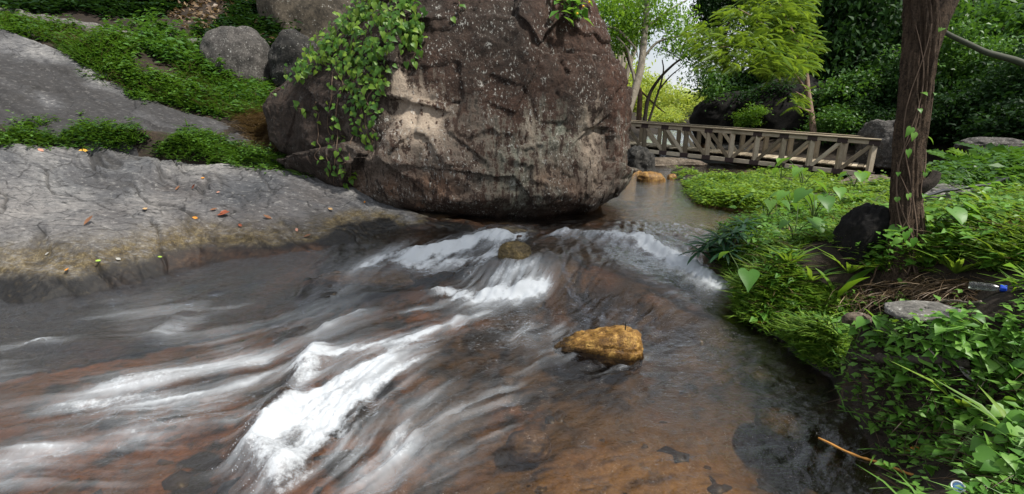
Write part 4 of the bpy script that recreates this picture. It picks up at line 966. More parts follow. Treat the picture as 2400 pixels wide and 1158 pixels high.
tw = at_z(1465, 780, .18); V, F = tube_np(smooth_path([tw, tw + np.array([.0, .0, .09])], 6), [.004, .004, .0045, .004, .004, .003], 6)
obj('twig', mesh_np('twig', V, F, plain('twig_bark', (.02, .02, .012))), None, 'short dark twig standing upright on the golden stone', 'twig')
p = at_z(1200, 612, .28); rock('stone', (p[0] + .03, p[1] + .05, .26), (.32, .26, .20), mat_moss, 86, 'mossy brown stone parting the water above the lower cascade', 'stone', lump=.2)
p = at_z(860, 655, .06); rock('ledge_rock', (p[0] - .02, p[1] + .05, -.03), (1.05, .40, .17), mat_bedrock, 88, 'wet orange brown ledge under thin water left of the splash', 'rock', rz=.05, lump=.2)
for (px, py, w, sd_, lab) in [(1832, 990, .28, 91, 'round ochre cobble under the water left of the bamboo stick'), (1975, 935, .22, 92, 'tan cobble under the water by the right bank'), (1790, 880, .18, 93, 'small cobble under the water below the golden stone'), (1240, 1040, .25, 94, 'brown cobble under the water at the bottom of the picture')]:
    p = at_z(px, py, -.08); rock('cobble', (p[0], p[1], -.14), (w, w * .85, w * .42), mat_moss if sd_ != 94 else mat_bedrock, sd_, lab, 'stone', lump=.12, nth=48, nz=30)
# flat stones edging the right bank
for (px, py, z, w, h, sd_, lab) in [(2170, 728, .68, .40, .05, 95, 'weathered flat stone edging the bank below the dry grass'), (2080, 790, .42, .24, .10, 96, 'brown stone sunk in the bank under the flat edging stone'), (1830, 634, .42, .42, .09, 97, 'low grey stone in the grass at the edge of the right cascade'), (2010, 745, .50, .16, .07, 98, 'small brown stone half buried behind the broad leaf')]:
    p = at_z(px, py, z); rock('edging_stone', (p[0], p[1], z - h * .6), (w, w * .6, h), mat_brownrock if sd_ != 95 else mat_flag, sd_, lab, 'stone', lump=.2, sharp=3.0, nth=64, nz=36)

# ================================================================== timber truss bridge
n = NT('weathered_timber'); co = n.coord()
gr = n.noise(5, 5, .7, n.stretch(co, (1.5, 14, 14))); g2 = n.noise(3, 3, .6, co); oi = n.add('ObjectInfo').outputs['Random']
tc = n.ramp(n.math('ADD', n.math('MULTIPLY', gr, .5), n.math('ADD', n.math('MULTIPLY', g2, .2), n.math('MULTIPLY', oi, .35))), [(.28, (.085, .068, .046)), (.5, (.27, .222, .155)), (.75, (.54, .47, .36))])
tc = n.mix(n.rng(n.noise(2.1, 4, .6, co), .55, .7, 0, .5), tc, (.13, .13, .085))
mat_timber = n.done(n.bsdf(tc, .8, n.bump(gr, .5, .01), .25))
mat_plate = plain('brown_plate', (.045, .03, .028), .7, .3, 12, .3)
TL, TR = at_t(1468, 291, 15.0), at_t(2050, 334, 11.3)
along = (TR - TL) / 10.0
TL2 = TL - along * 2.0
away = np.cross([0, 0, 1.0], along); away /= np.linalg.norm(away); away *= 1.25
if away[1] < 0: away = -away
HT = .77; down = np.array([0, 0, -HT])
bridge = thing('footbridge', tuple(TR + down), 'weathered timber truss footbridge spanning the stream behind the great boulder', 'bridge')
BO = TR + down
BM = {}
def bbox(name, a, b, w, h, mat, off=(0, 0, 0), bev=.008, ext=0.0, on=None):
    R, L = frame_x(a, b); c = (np.array(a) + np.array(b)) / 2 + np.array(off)
    V, F = box_np((0, 0, 0), (L + ext, w, h), None, bev)
    o = obj(name, mesh_np(name, V, F, mat, False), bridge)
    M = Matrix(np.r_[np.c_[R, c - BO], [[0, 0, 0, 1]]].tolist()); o.matrix_local = M; BM[o.name] = M
    if on is not None:
        o.parent = on; o.matrix_local = BM[on.name].inverted() @ M
    return o
for side in (0, 1):
    S = away * side
    tch = bbox('top_chord', TL2 + S, TR + S, .12, .10, mat_timber, ext=.2)
    bbox('cap_rail', TL2 + S, TR + S, .22, .035, mat_timber, (0, 0, .073), ext=.24)
    bch = bbox('bottom_chord', TL2 + S + down, TR + S + down, .12, .11, mat_timber, ext=.1)
    for i in range(-2, 11):
        t = TL + along * i + S; b_ = t + down
        bbox('post', b_ + [0, 0, .06], t - [0, 0, .05], .10, .12, mat_timber)
        if i < 10:
            t2 = t + along; b2 = b_ + along
            A_, B_ = (t, b2) if i < 5 else (b_, t2)
            dv = (B_ - A_) / np.linalg.norm(B_ - A_)
            bbox('diagonal_brace', A_ + dv * .09, B_ - dv * .09, .07, .09, mat_timber, off=away * (-.012))
        if i != 5:
            bbox('joint_plate', t - along * .17, t + along * .17, .135, .125, mat_plate, (0, 0, -.01), .004, on=tch)
        bbox('joint_plate', b_ - along * .18, b_ + along * .18, .135, .13, mat_plate, (0, 0, .004), .004, on=bch)
nb = 60
for i in range(nb):
    c = TL2 + down + (TR - TL2) * ((i + .5) / nb) + np.array([0, 0, .15])
    o = bbox('deck_plank', c + away * .06, c + away * .94, .112, .03, mat_timber, (0, 0, random.uniform(-.003, .003)), 0)


# ================================================================== leaf and bark materials
M_LEAF_BRIGHT = leaf_mat('leaf_bright', [(.06, .15, .012), (.11, .25, .02), (.19, .34, .035)], .45)
M_LEAF_FEATHER = leaf_mat('leaf_feather', [(.05, .12, .012), (.11, .21, .022), (.21, .32, .04)], .4)
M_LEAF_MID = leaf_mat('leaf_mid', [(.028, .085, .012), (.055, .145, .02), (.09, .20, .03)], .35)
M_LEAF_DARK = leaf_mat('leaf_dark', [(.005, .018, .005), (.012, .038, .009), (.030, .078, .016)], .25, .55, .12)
M_LEAF_DEEP = leaf_mat('leaf_deep', [(.010, .042, .016), (.02, .07, .026), (.04, .11, .04)], .2, .42, .3)
M_GRASS = leaf_mat('leaf_grass', [(.035, .10, .010), (.10, .215, .020), (.23, .36, .05)], .4)
M_CREEP = leaf_mat('leaf_creeper', [(.06, .17, .022), (.11, .26, .035), (.18, .35, .06)], .4)
M_IVY = leaf_mat('leaf_ivy', [(.03, .10, .012), (.08, .19, .018), (.20, .31, .03)], .4)
M_FAR = leaf_mat('leaf_far', [(.20, .30, .04), (.32, .43, .07), (.46, .54, .13)], .5)  # paler than real foliage: overbright sunlight put into the colour
M_STRAW = leaf_mat('dry_straw', [(.055, .032, .018), (.13, .085, .048), (.26, .19, .11)], .15)
def bark(name, dark, pale, scale=5, bd=.03):
    n = NT(name); co = n.coord()
    a = n.noise(scale, 6, .7, n.stretch(co, (3.5, 3.5, .7))); b = n.noise(scale * 7, 4, .7, co)
    v = n.math('ADD', n.math('MULTIPLY', a, .6), n.math('MULTIPLY', b, .4))
    c = n.ramp(v, [(.35, dark), (.65, pale)])
    return n.done(n.bsdf(c, .9, n.bump(v, .9, bd), .2))
M_BARK = bark('bark_brown', (.018, .011, .007), (.13, .085, .055))
M_BARK_PALE = bark('bark_pale', (.10, .085, .065), (.34, .30, .24))
M_BARK_PINK = bark('bark_pink', (.10, .065, .045), (.36, .25, .19))
M_BARK_DARK = bark('bark_dark', (.012, .010, .008), (.05, .04, .032))
M_STEM = plain('green_stem', (.05, .09, .02), .6, .3, 30, .1)
M_VSTEM = plain('woody_vine', (.09, .06, .04), .8, .3, 30, .2)

def crown_np(blobs, leaf, size, per=55, spread=.3, droop=-.25):
    """clusters of leaves through the volume of several ellipsoids; blobs: (centre, radii, clusters)"""
    Vs, Fs, Ts, o = [], [], [], 0; cents = []
    for c, r, k in blobs:
        d = RNG.normal(size=(k, 3)); d /= np.linalg.norm(d, axis=1)[:, None]
        rad = RNG.random(k) ** .38
        C = np.array(c) + d * rad[:, None] * np.array(r) * (1 + .25 * RNG.normal(size=(k, 1)))
        cents.append(C)
        P = np.repeat(C, per, 0) + RNG.normal(size=(k * per, 3)) * spread * np.array([1, 1, .6])
        fw = rand_dirs(k * per, droop); nm = rand_dirs(k * per, 1.2, .7)
        V, F, T = scatter(leaf, P, fw, nm, size * RNG.uniform(.6, 1.3, k * per))
        T = np.clip(T * .6 + np.repeat(RNG.random(k), per * len(leaf[0])) * .4, 0, 1)
        Vs.append(V); Fs.append(F + o); Ts.append(T); o += len(V)
    return np.concatenate(Vs), np.concatenate(Fs), np.concatenate(Ts), np.concatenate(cents)
def limb_mesh(name, paths, mat, n=8):
    """paths: [(points, radius at start, radius at end)] -> one branching wooden mesh"""
    parts = []
    for P, r0, r1 in paths:
        Q = smooth_path(P, max(8, 5 * len(P)), .01 * r0, len(P)); parts.append(tube_np(Q, np.linspace(r0, r1, len(Q)), n))
    V, F = join_np(parts); return mesh_np(name, V, F, mat)
CROWNS = {}
def crown_mesh(key, mat, leaf=LEAF2, size=.14, k=260, per=55, spread=.26, holes=1.0):
    """unit-radius crown shared by several trees"""
    if (key, mat.name) not in CROWNS:
        blobs = []
        r = np.random.default_rng(hash(key) % 1000 if isinstance(key, int) else len(key))
        for i in range(7):
            d = r.normal(size=3); d /= np.linalg.norm(d); blobs.append((tuple(d * np.array([.58, .58, .5])), (.5, .5, .42), k // 7))
        V, F, T, C = crown_np(blobs, leaf, size, per, spread)
        CROWNS[(key, mat.name)] = mesh_np('crown', V, F, mat, True, {'tint': T})
    return CROWNS[(key, mat.name)]
def tree(name, base, top, r0, crown, crown_c, crown_r, mat_bark, label, group=None, lean=(0, 0), rz=0.0, limbs=4, cat='tree'):
    base = np.array(base, float); top = np.array(top, float); cc = np.array(crown_c, float); cr = np.array(crown_r, float)
    root = thing(name, tuple(base), label, cat, group)
    mid = (base + top) / 2 + np.array([lean[0], lean[1], 0])
    paths = [([base * 0, mid - base, top - base], r0, r0 * .55)]
    obj('trunk', limb_mesh('trunk', paths, mat_bark, 10), root)
    for i in range(limbs):
        a = i * 2.4 + rz; d = np.array([math.cos(a) * .6, math.sin(a) * .6, .25 + .2 * math.sin(i * 3.1)]) * cr
        s = top - base + (base - top) * (.10 + .09 * i)
        obj('branch', limb_mesh('branch', [([s, (s + cc - base + d) / 2 + np.array([0, 0, .05 * cr[2]]), cc - base + d], r0 * .42, r0 * .1)], mat_bark, 7), root)
    c = obj('crown', crown, root, kind='stuff'); c.location = cc - base; c.scale = cr; c.rotation_euler = (0, 0, rz)
    return root

# ---- wood behind the bridge
CR_DARK = [crown_mesh(i, M_LEAF_DARK, LEAF4, .10, 210, 42, .15) for i in (1, 2)]
CR_MID = [crown_mesh(i, M_LEAF_MID, LEAF2, .085, 230, 46, .13) for i in (3,)]
CR_BRIGHT = [crown_mesh(i, M_LEAF_BRIGHT, LEAF2, .075, 170, 44, .13) for i in (4,)]
CR_FAR = [crown_mesh(i, M_FAR, LEAF2, .10, 150, 36, .16) for i in (5,)]
def T(px, t, gz=None, py=330):
    p = at_t(px, py, t); g = drop(p[0], p[1]); p[2] = g[0][2] - .1; return p
WOOD = [ # trunk px, depth, crown centre px/py, crown radii, crown, bark, label
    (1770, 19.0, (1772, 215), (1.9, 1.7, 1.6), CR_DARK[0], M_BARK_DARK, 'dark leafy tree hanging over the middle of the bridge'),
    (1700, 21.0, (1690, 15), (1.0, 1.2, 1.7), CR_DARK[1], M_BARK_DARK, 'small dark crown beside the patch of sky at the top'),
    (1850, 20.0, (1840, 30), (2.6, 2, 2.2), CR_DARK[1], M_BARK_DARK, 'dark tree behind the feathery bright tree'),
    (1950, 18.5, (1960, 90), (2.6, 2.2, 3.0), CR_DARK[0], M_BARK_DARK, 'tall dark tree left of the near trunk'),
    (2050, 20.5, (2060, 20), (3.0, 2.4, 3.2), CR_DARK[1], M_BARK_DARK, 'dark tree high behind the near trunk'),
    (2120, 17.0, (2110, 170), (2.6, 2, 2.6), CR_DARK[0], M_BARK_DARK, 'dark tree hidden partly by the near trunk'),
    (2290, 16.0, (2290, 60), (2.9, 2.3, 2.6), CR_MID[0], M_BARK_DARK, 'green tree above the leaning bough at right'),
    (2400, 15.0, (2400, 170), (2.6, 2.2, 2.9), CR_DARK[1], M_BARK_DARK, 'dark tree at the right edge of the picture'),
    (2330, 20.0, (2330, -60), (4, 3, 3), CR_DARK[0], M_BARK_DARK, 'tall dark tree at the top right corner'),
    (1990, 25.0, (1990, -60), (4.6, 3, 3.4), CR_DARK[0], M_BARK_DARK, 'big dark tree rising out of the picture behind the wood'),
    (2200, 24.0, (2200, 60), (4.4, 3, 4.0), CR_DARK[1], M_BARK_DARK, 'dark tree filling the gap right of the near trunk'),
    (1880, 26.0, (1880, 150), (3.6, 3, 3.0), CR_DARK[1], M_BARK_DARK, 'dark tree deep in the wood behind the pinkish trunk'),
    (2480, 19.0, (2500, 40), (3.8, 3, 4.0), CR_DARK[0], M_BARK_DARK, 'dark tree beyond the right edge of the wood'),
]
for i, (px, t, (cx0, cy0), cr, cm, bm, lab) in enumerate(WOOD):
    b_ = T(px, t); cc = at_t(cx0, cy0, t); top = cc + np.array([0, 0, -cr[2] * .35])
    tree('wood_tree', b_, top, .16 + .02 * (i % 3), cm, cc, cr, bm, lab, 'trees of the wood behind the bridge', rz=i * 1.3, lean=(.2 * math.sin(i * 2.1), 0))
SHRUBS = [(1990, 235, 15.5, (1.5, 1.1, 1.1), M_LEAF_MID), (2060, 205, 15.0, (1.3, 1.1, 1.1), M_LEAF_DARK), (1965, 290, 14.5, (1.0, .8, .7), M_LEAF_MID), (2060, 285, 14.0, (1.0, .9, .7), M_LEAF_DARK), (2150, 250, 14, (1.2, 1, 1.2), M_LEAF_DARK), (1800, 240, 17, (1.3, 1, .9), M_LEAF_DARK), (1760, 275, 16.4, (.7, .6, .45), M_LEAF_BRIGHT),
          (2290, 250, 11.5, (1.2, 1, 1.0), M_LEAF_DARK), (2390, 280, 10.5, (1.2, 1, .9), M_LEAF_DARK), (2340, 180, 12.5, (1.3, 1, 1.1), M_LEAF_MID), (2240, 140, 13.5, (1.3, 1, 1.2), M_LEAF_MID), (2420, 190, 11, (1.2, 1, 1.2), M_LEAF_DARK)]
SLAB_ = ['leafy green bush on the slope above the right end of the bridge', 'dark bush high on the slope left of the near trunk', 'small bush right behind the bridge rail near the pinkish trunk', 'dark low bush behind the right end of the bridge', 'dark bush half behind the near trunk', 'dark bush between the thin trunks behind the bridge', 'small sunlit bush between the two dark boulders behind the bridge',
         'dark bush above the low grey stone at right', 'dark low bush at the right edge below the wood', 'green bush under the leaning bough at right', 'green bush beside the near trunk on its right', 'dark tall bush touching the right edge']
CR_SH = {m.name: crown_mesh(9, m, LEAF4, .11, 120, 40, .17) for m in (M_LEAF_MID, M_LEAF_DARK, M_LEAF_BRIGHT)}
for i, ((px, py, t, r, m), lab) in enumerate(zip(SHRUBS, SLAB_)):
    c = at_t(px, py, t); g = drop(c[0], c[1])[0]
    root = thing('bush', tuple(g), lab, 'bush', 'bushes at the foot of the wood')
    obj('stem', limb_mesh('stem', [([(0, 0, -.1), (.1, 0, .2), tuple((c - g) * .8)], .04, .015)], M_BARK_DARK, 6), root)
    cr = obj('crown', CR_SH[m.name], root, kind='stuff'); cr.location = c - g; cr.scale = r; cr.rotation_euler = (0, 0, i * 1.1)

# ---- light trees left of the bridge
def free_tree(name, t, trunk, r0, r1, branches, blobs, bark_m, leaf_m, label, leaf=LEAF2, size=.1, per=50, spread=.28, group=None, cat='tree'):
    """trunk and branches as pixel paths at one depth; blobs (px, py, dt, radii, clusters)"""
    P = [at_t(x, y, t + (q[0] if q else 0)) for x, y, *q in trunk]; b0 = P[0]
    root = thing(name, tuple(b0), label, cat, group)
    obj('trunk', limb_mesh('trunk', [([p - b0 for p in P], r0, r1)], bark_m, 12), root)
    for br_ in branches:
        r_a, r_b, pl = br_; Q = [at_t(x, y, t + (q[0] if q else 0)) - b0 for x, y, *q in pl]
        obj('branch', limb_mesh('branch', [(Q, r_a, r_b)], bark_m, 7), root)
    if blobs:
        bl_ = [(tuple(at_t(x, y, t + dt) - b0), r, k) for x, y, dt, r, k in blobs]
        V, F, Tn, C = crown_np(bl_, leaf, size, per, spread)
        obj('crown', mesh_np('crown', V, F, leaf_m, True, {'tint': Tn}), root, kind='stuff')
    return root
free_tree('stream_tree', 16.5, [(1452, 330), (1470, 268), (1490, 205), (1503, 150), (1512, 60), (1520, -60)], .17, .09,
          [(.06, .025, [(1492, 205), (1478, 150), (1470, 115), (1445, 85)]), (.05, .02, [(1505, 140), (1540, 100), (1590, 85), (1640, 80)]), (.05, .02, [(1470, 90), (1440, 66), (1400, 65), (1370, 75)]), (.05, .02, [(1510, 70), (1560, 30), (1610, 0)]), (.04, .015, [(1470, 90), (1490, 115), (1495, 135)])],
          [(1480, 40, 0, (1.1, 1, .7), 46), (1565, 50, .3, (1.0, 1, .6), 34), (1420, 20, .3, (.8, .8, .7), 40), (1530, -40, 0, (1.5, 1.2, .7), 34), (1610, 100, 0, (.8, .8, .5), 16), (1440, 105, .5, (.6, .6, .4), 14)],
          M_BARK_PALE, M_LEAF_BRIGHT, 'slender leaning tree with pale bark just right of the great boulder', size=.13, per=42, spread=.24)
free_tree('stream_tree', 18.5, [(1496, 300), (1500, 225), (1496, 205), (1480, 160), (1462, 110)], .11, .05, [(.04, .015, [(1498, 210), (1540, 250), (1560, 265)])], [(1470, 80, 0, (1.0, 1, .7), 36)], M_BARK, M_LEAF_BRIGHT, 'thin crooked dark trunk between the leaning tree and the bridge', size=.13)
free_tree('stream_tree', 17.5, [(1510, 290), (1520, 228), (1545, 185), (1580, 150), (1610, 130)], .08, .03, [(.05, .02, [(1519, 290), (1535, 240), (1548, 200), (1555, 165), (1552, 140)]), (.035, .015, [(1541, 215), (1570, 180), (1600, 155)])], [(1620, 120, 0, (.7, .8, .4), 16), (1655, 165, 0, (.7, .8, .5), 18), (1668, 215, .2, (.45, .6, .35), 12)], M_BARK_DARK, M_LEAF_MID, 'small forked tree with thin dark stems in front of the sky', size=.13)
for i, (x0, x1, y1) in enumerate([(1440, 1455, -40), (1452, 1462, -40), (1446, 1476, 40), (1460, 1490, -20)]):
    free_tree('pale_stem', 21 + i * .4, [(x0, 330), (x0 + 4, 200), (x1, 100), (x1 + 6, y1)], .13, .09, [], [(x1, -10 - 20 * i, 0, (1.0, .8, .9), 26)], M_BARK_PALE, M_LEAF_BRIGHT,
              ['tall pale stem nearest the edge of the great boulder', 'second tall pale stem from the great boulder', 'short pale stem leaning right behind the boulder edge', 'fourth pale stem from the great boulder, beside the leaning tree'][i], size=.14, group='pale stems behind the great boulder')
# ---- the bright feathery tree
def frond_shape(pairs=13):
    V, F = [], []
    for i in range(pairs):
        y = .08 + .9 * i / (pairs - 1); l = .30 * math.sin(PI * (0.12 + .86 * (i / (pairs - 1)))) ** .7 + .03; z = -.35 * y * y
        for s in (-1, 1):
            k = len(V); V += [(0, y, z), (s * l * .5, y + .10 + .03, z - .01), (s * l, y + .16, z - .10), (s * l * .5, y + .055, z - .03)]
            F.append((k, k + 1, k + 2, k + 3) if s < 0 else (k, k + 3, k + 2, k + 1))
    k = len(V); V += [(-.008, 0, 0), (.008, 0, 0), (.004, 1, -.35), (-.004, 1, -.35)]; F.append((k, k + 1, k + 2, k + 3))
    return np.array(V, float), np.array(F)
FROND = frond_shape()
ft = 14.5
P = [at_t(x, y, ft) for x, y in [(1908, 330), (1903, 280), (1895, 225), (1885, 150), (1850, 60)]]; b0 = P[0]
feather = thing('feathery_tree', tuple(b0), 'bright yellow green feathery tree with a thin pinkish trunk behind the bridge', 'tree')
obj('trunk', limb_mesh('trunk', [([p - b0 for p in P], .10, .05)], M_BARK_PINK, 12), feather)
for pl in ([(1893, 215), (1840, 150), (1760, 110), (1690, 110)], [(1888, 170), (1850, 110), (1780, 50), (1730, 20)], [(1885, 150), (1895, 110), (1910, 90)], [(1898, 240), (1880, 225), (1865, 215)], [(1900, 262), (1882, 255), (1870, 250)], [(1870, 100), (1840, 40), (1820, -10)]):
    obj('branch', limb_mesh('branch', [([at_t(x, y, ft - .5 * k) - b0 for k, (x, y) in enumerate(pl)], .035, .012)], M_BARK_PINK, 7), feather)
FR = [(1700, 100, 75, 42, 70, -1.2), (1770, 120, 80, 45, 80, -1.5), (1830, 140, 70, 40, 60, -1.2), (1880, 110, 35, 50, 40, -.6), (1760, 55, 90, 45, 80, -.8), (1840, 60, 60, 60, 70, -.5), (1780, 5, 70, 40, 60, -.4), (1868, 215, 26, 22, 7, -.6), (1876, 243, 20, 14, 6, -.6), (1690, 140, 40, 30, 26, -1.0), (1640, 80, 34, 24, 18, -.8), (1850, 10, 50, 40, 40, -.3)]
pos, fw = [], []
for px, py, sx, sy, k, dt in FR:
    for j in range(int(k * 2.2)):
        a = random.uniform(0, 2 * PI); r = random.random() ** .5; x = px + sx * r * math.cos(a); y = py + sy * r * math.sin(a)
        pos.append(at_t(x, y, ft + dt + random.uniform(-.7, .9)) - b0)
        fw.append((random.gauss(0, .8) + (x - 1800) / 160, random.gauss(-.5, .6), random.gauss(-.05, .25)))
pos, fw = np.array(pos), np.array(fw)
V, F, Tn = scatter(FROND, pos, fw, rand_dirs(len(pos), 2.5, .6), RNG.uniform(.24, .46, len(pos)))
obj('crown', mesh_np('crown', V, F, M_LEAF_FEATHER, True, {'tint': Tn}), feather, kind='stuff')
# ---- growth far down the valley, its sunlight put into the leaf colour
for i, (px, py, t, r) in enumerate([(1560, 235, 36, (3.0, 2, 2.0)), (1630, 240, 38, (3, 2, 1.9)), (1690, 255, 34, (2.4, 2, 1.5)), (1500, 230, 33, (2.4, 2, 2.2)), (1545, 275, 28, (1.8, 1.4, 1.0)), (1610, 275, 30, (2.0, 1.5, 1.0)), (1450, 190, 34, (3, 2.4, 3.4)), (1600, 262, 50, (6, 3, 2.4)), (1720, 235, 46, (4, 3, 3))]):
    c = at_t(px, py, t); g = T(px, t)
    lab = ['sunlit pale green tree left of the open valley', 'sunlit pale tree in the middle of the open valley', 'pale bush at the right side of the valley gap', 'pale tree seen behind the thin dark stems', 'yellow green bush just above the bridge rail at left', 'yellow green bush just above the bridge rail in the gap', 'tall pale tree glimpsed behind the boulder edge', 'farthest bright trees closing the valley', 'bright tree glimpsed behind the dark crown'][i]
    tree('valley_tree', g, c - np.array([0, 0, r[2] * .3]), .12, CR_FAR[0], c, r, M_BARK_PALE, lab, 'sunlit trees down the valley', rz=i, limbs=2)
hx = np.linspace(-1, 1, 60); hill_d = 420
HX, HY = np.meshgrid(hx * 420 + 130, np.linspace(330, 520, 24))
HZ = 2 + 17 * np.exp(-((HX - 150) / 150) ** 2) * np.sin(np.clip((HY - 330) / 190, 0, 1) * PI * .5) + 6 * fbm(HX * .02, HY * .02, None, 3, 71)
obj('hill', mesh_np('hill', np.stack([HX, HY, HZ], -1).reshape(-1, 3), grid_faces(24, 60), plain('hill_wood', (.05, .085, .045), .9, .4, .08, 1.0)), kind='structure')

# ================================================================== the near tree
tb = at_z(2122, 592, .72); tt = tb[1] / ray(2122, 592)[1]
tp_ = [(2120, 660, 0), (2124, 570, 0), (2122, 470, .0), (2132, 330, 0), (2148, 180, -.02), (2157, 60, -.05), (2150, -60, -.1), (2140, -200, -.1), (2130, -420, 0)]
TP = np.array([at_t(x, y, tt + d_) for x, y, d_ in tp_]); tbase = TP[0].copy()
near_tree = thing('near_tree', tuple(tbase), 'big rough barked tree with climbing vines standing on the right bank', 'tree')
def bark_tube(name, P, R, nth, nr, seed, amp):
    Q = smooth_path(P, nr); s = np.linspace(0, 1, nr); rad = np.interp(s, np.linspace(0, 1, len(R)), R)
    V, F = tube_np(Q, rad, nth); m = nr * nth
    th = np.tile(np.arange(nth) * 2 * PI / nth, nr); zz_ = np.repeat(np.cumsum(np.r_[0, np.linalg.norm(np.diff(Q, axis=0), axis=1)]), nth)
    C = np.repeat(Q, nth, 0); N = (V[:m] - C); N /= np.linalg.norm(N, axis=1)[:, None]
    cx_, cy_ = np.cos(th), np.sin(th)
    rr = np.repeat(rad, nth)
    tw_ = zz_ * .35
    rid = fbm(np.cos(th + tw_) * 4.5, np.sin(th + tw_) * 4.5, zz_ * 1.4, 4, seed, ridged=True); lum = fbm(cx_ * 1.4, cy_ * 1.4, zz_ * 1.8, 3, seed + 4); fin = fbm(cx_ * 14, cy_ * 14, zz_ * 9, 3, seed + 7)
    V[:m] += N * (rr * (amp * rid + .10 * lum + .07 * fin))[:, None]
    return mesh_np(name, V, F, None), V
M_NBARK = bark('bark_near', (.003, .002, .0015), (.125, .085, .056), 11, .07)
me_, TV = bark_tube('trunk', TP - tbase, np.array([.16, .105, .078, .080, .085, .092, .08, .075, .06]), 120, 320, 401, .40); me_.materials.append(M_NBARK)
trunk_o = obj('trunk', me_, near_tree)
fk = np.array([at_t(x, y, tt + d_) for x, y, d_ in [(2160, 160, -.0), (2188, 75, 0), (2222, 5, .0), (2262, -80, .1), (2330, -200, .2)]]) - tbase
me_, _ = bark_tube('branch', fk, np.array([.07, .07, .06, .05, .035]), 48, 70, 411, .14); me_.materials.append(M_NBARK); obj('branch', me_, near_tree)
st_ = np.array([at_t(x, y, tt + d_) for x, y, d_ in [(2135, 452, 0), (2162, 438, -.06), (2182, 424, -.08), (2193, 404, -.08)]]) - tbase
me_, _ = bark_tube('branch_stub', st_, np.array([.05, .045, .04, .03]), 32, 30, 421, .2); me_.materials.append(M_BARK_DARK); obj('branch_stub', me_, near_tree, label='broken dark stub sticking out of the trunk')
# crown high over the bank
bl_ = [((.1, .2, 5.6), (2.0, 1.8, 1.0), 60), ((1.6, .6, 5.2), (1.5, 1.4, .8), 40), ((-1.2, -.4, 6.0), (1.3, 1.3, .8), 30)]
V, F, Tn, C = crown_np(bl_, LEAF2, .16, 40, .3)
obj('crown', mesh_np('crown', V, F, M_LEAF_DARK, True, {'tint': Tn}), near_tree, kind='stuff')
for c in C[::14]:
    obj('branch', limb_mesh('branch', [([np.array([.0, .05, 3.4]), (c + np.array([0, 0, 3.4])) / 2, c], .05, .012)], M_BARK, 6), near_tree)
# vines that cling to the trunk
lv = thing('trunk_vine', tuple(tbase), 'thin leafy vine winding up the near tree trunk', 'vine')
paths = []
for k in range(9):
    a0 = random.uniform(PI * 1.05, PI * 1.95); s0 = .02; pth = []
    z0, z1 = random.choice([(0.05, .9), (.2, 1.4), (.1, 1.9), (.6, 2.0)])
    for j in range(12):
        z = z0 + (z1 - z0) * j / 11; a = a0 + .5 * math.sin(j * .7 + k); i = np.argmin(np.abs(np.linspace(0, 3.2, 9) - z))
        Qz = np.array([np.interp(z, (TP - tbase)[:, 2], (TP - tbase)[:, q]) for q in range(3)]); r = np.interp(z, (TP - tbase)[:, 2], [.16, .105, .078, .080, .085, .092, .08, .075, .06]) * 1.3
        pth.append(Qz + np.array([math.cos(a) * r, math.sin(a) * r, 0]))
    paths.append(pth)
for pth in paths: obj('stem', limb_mesh('stem', [(pth, .006, .003)], M_VSTEM, 5), lv)
LH = mesh_np('leaf', HEART[0], HEART[1], M_CREEP, True, {'tint': np.full(len(HEART[0]), .3)})
LI = mesh_np('leaf', HEART[0], HEART[1], M_IVY, True, {'tint': np.full(len(HEART[0]), .3)})
LS = mesh_np('leaf', STRAP[0], STRAP[1], M_LEAF_DEEP, True, {'tint': np.full(len(STRAP[0]), .3)})
LL = mesh_np('leaf', LEAF4[0], LEAF4[1], M_CREEP, True, {'tint': np.full(len(LEAF4[0]), .3)})
LB = mesh_np('leaf', STRAP[0] * np.array([1.5, 1, 1]), STRAP[1], M_LEAF_BRIGHT, True, {'tint': np.full(len(STRAP[0]), .5)})
def put_leaf(mesh, parent, p, fwd, nrm, size, base_, wid=None, name='leaf'):
    f = np.array(fwd, float); f /= np.linalg.norm(f) + 1e-9; s = np.cross(f, np.array(nrm, float)); s /= np.linalg.norm(s) + 1e-9; w_ = np.cross(s, f)
    R = np.c_[s * (wid or size), f * size, w_ * size]
    o = bpy.data.objects.new(name, mesh); COL.objects.link(o); o.parent = parent
    o.matrix_local = Matrix(np.r_[np.c_[R, np.array(p) - np.array(base_)], [[0, 0, 0, 1]]].tolist())
    return o
rv = random.Random(5)
for pth in paths:
    for j in range(0, 12, 2):
        q = pth[j]; out = q - np.array([np.interp(q[2], (TP - tbase)[:, 2], (TP - tbase)[:, 0]), np.interp(q[2], (TP - tbase)[:, 2], (TP - tbase)[:, 1]), q[2]])
        if rv.random() < .55: put_leaf(LH, lv, q + out * .08, (rv.gauss(0, .5), -.3, -1 + rv.random()), out + np.array([0, 0, .3]), rv.uniform(.035, .07), (0, 0, 0))
for (px, py, s) in [(2135, 300, .07), (2142, 312, .06), (2128, 352, .06), (2122, 545, .075), (2140, 560, .07), (2105, 560, .06)]:
    p = at_t(px, py, tt - .22) - tbase; put_leaf(LH, lv, p, (rv.gauss(0, .5), -.3, -1), (0, -1, .5), s, (0, 0, 0))
# leaning bough further right
P = [at_t(x, y, 7.5) for x, y in [(2185, 55), (2222, 80), (2270, 103), (2310, 122), (2345, 132), (2400, 150), (2480, 200)]]
bg = thing('leaning_bough', tuple(P[-1]), 'smooth grey bough slanting across the wood right of the near trunk', 'bough')
obj('limb', limb_mesh('limb', [([p - P[-1] for p in P[::-1]], .055, .03)], plain('bough_bark', (.055, .06, .042), .8, .4, 8, .4), 14), bg)


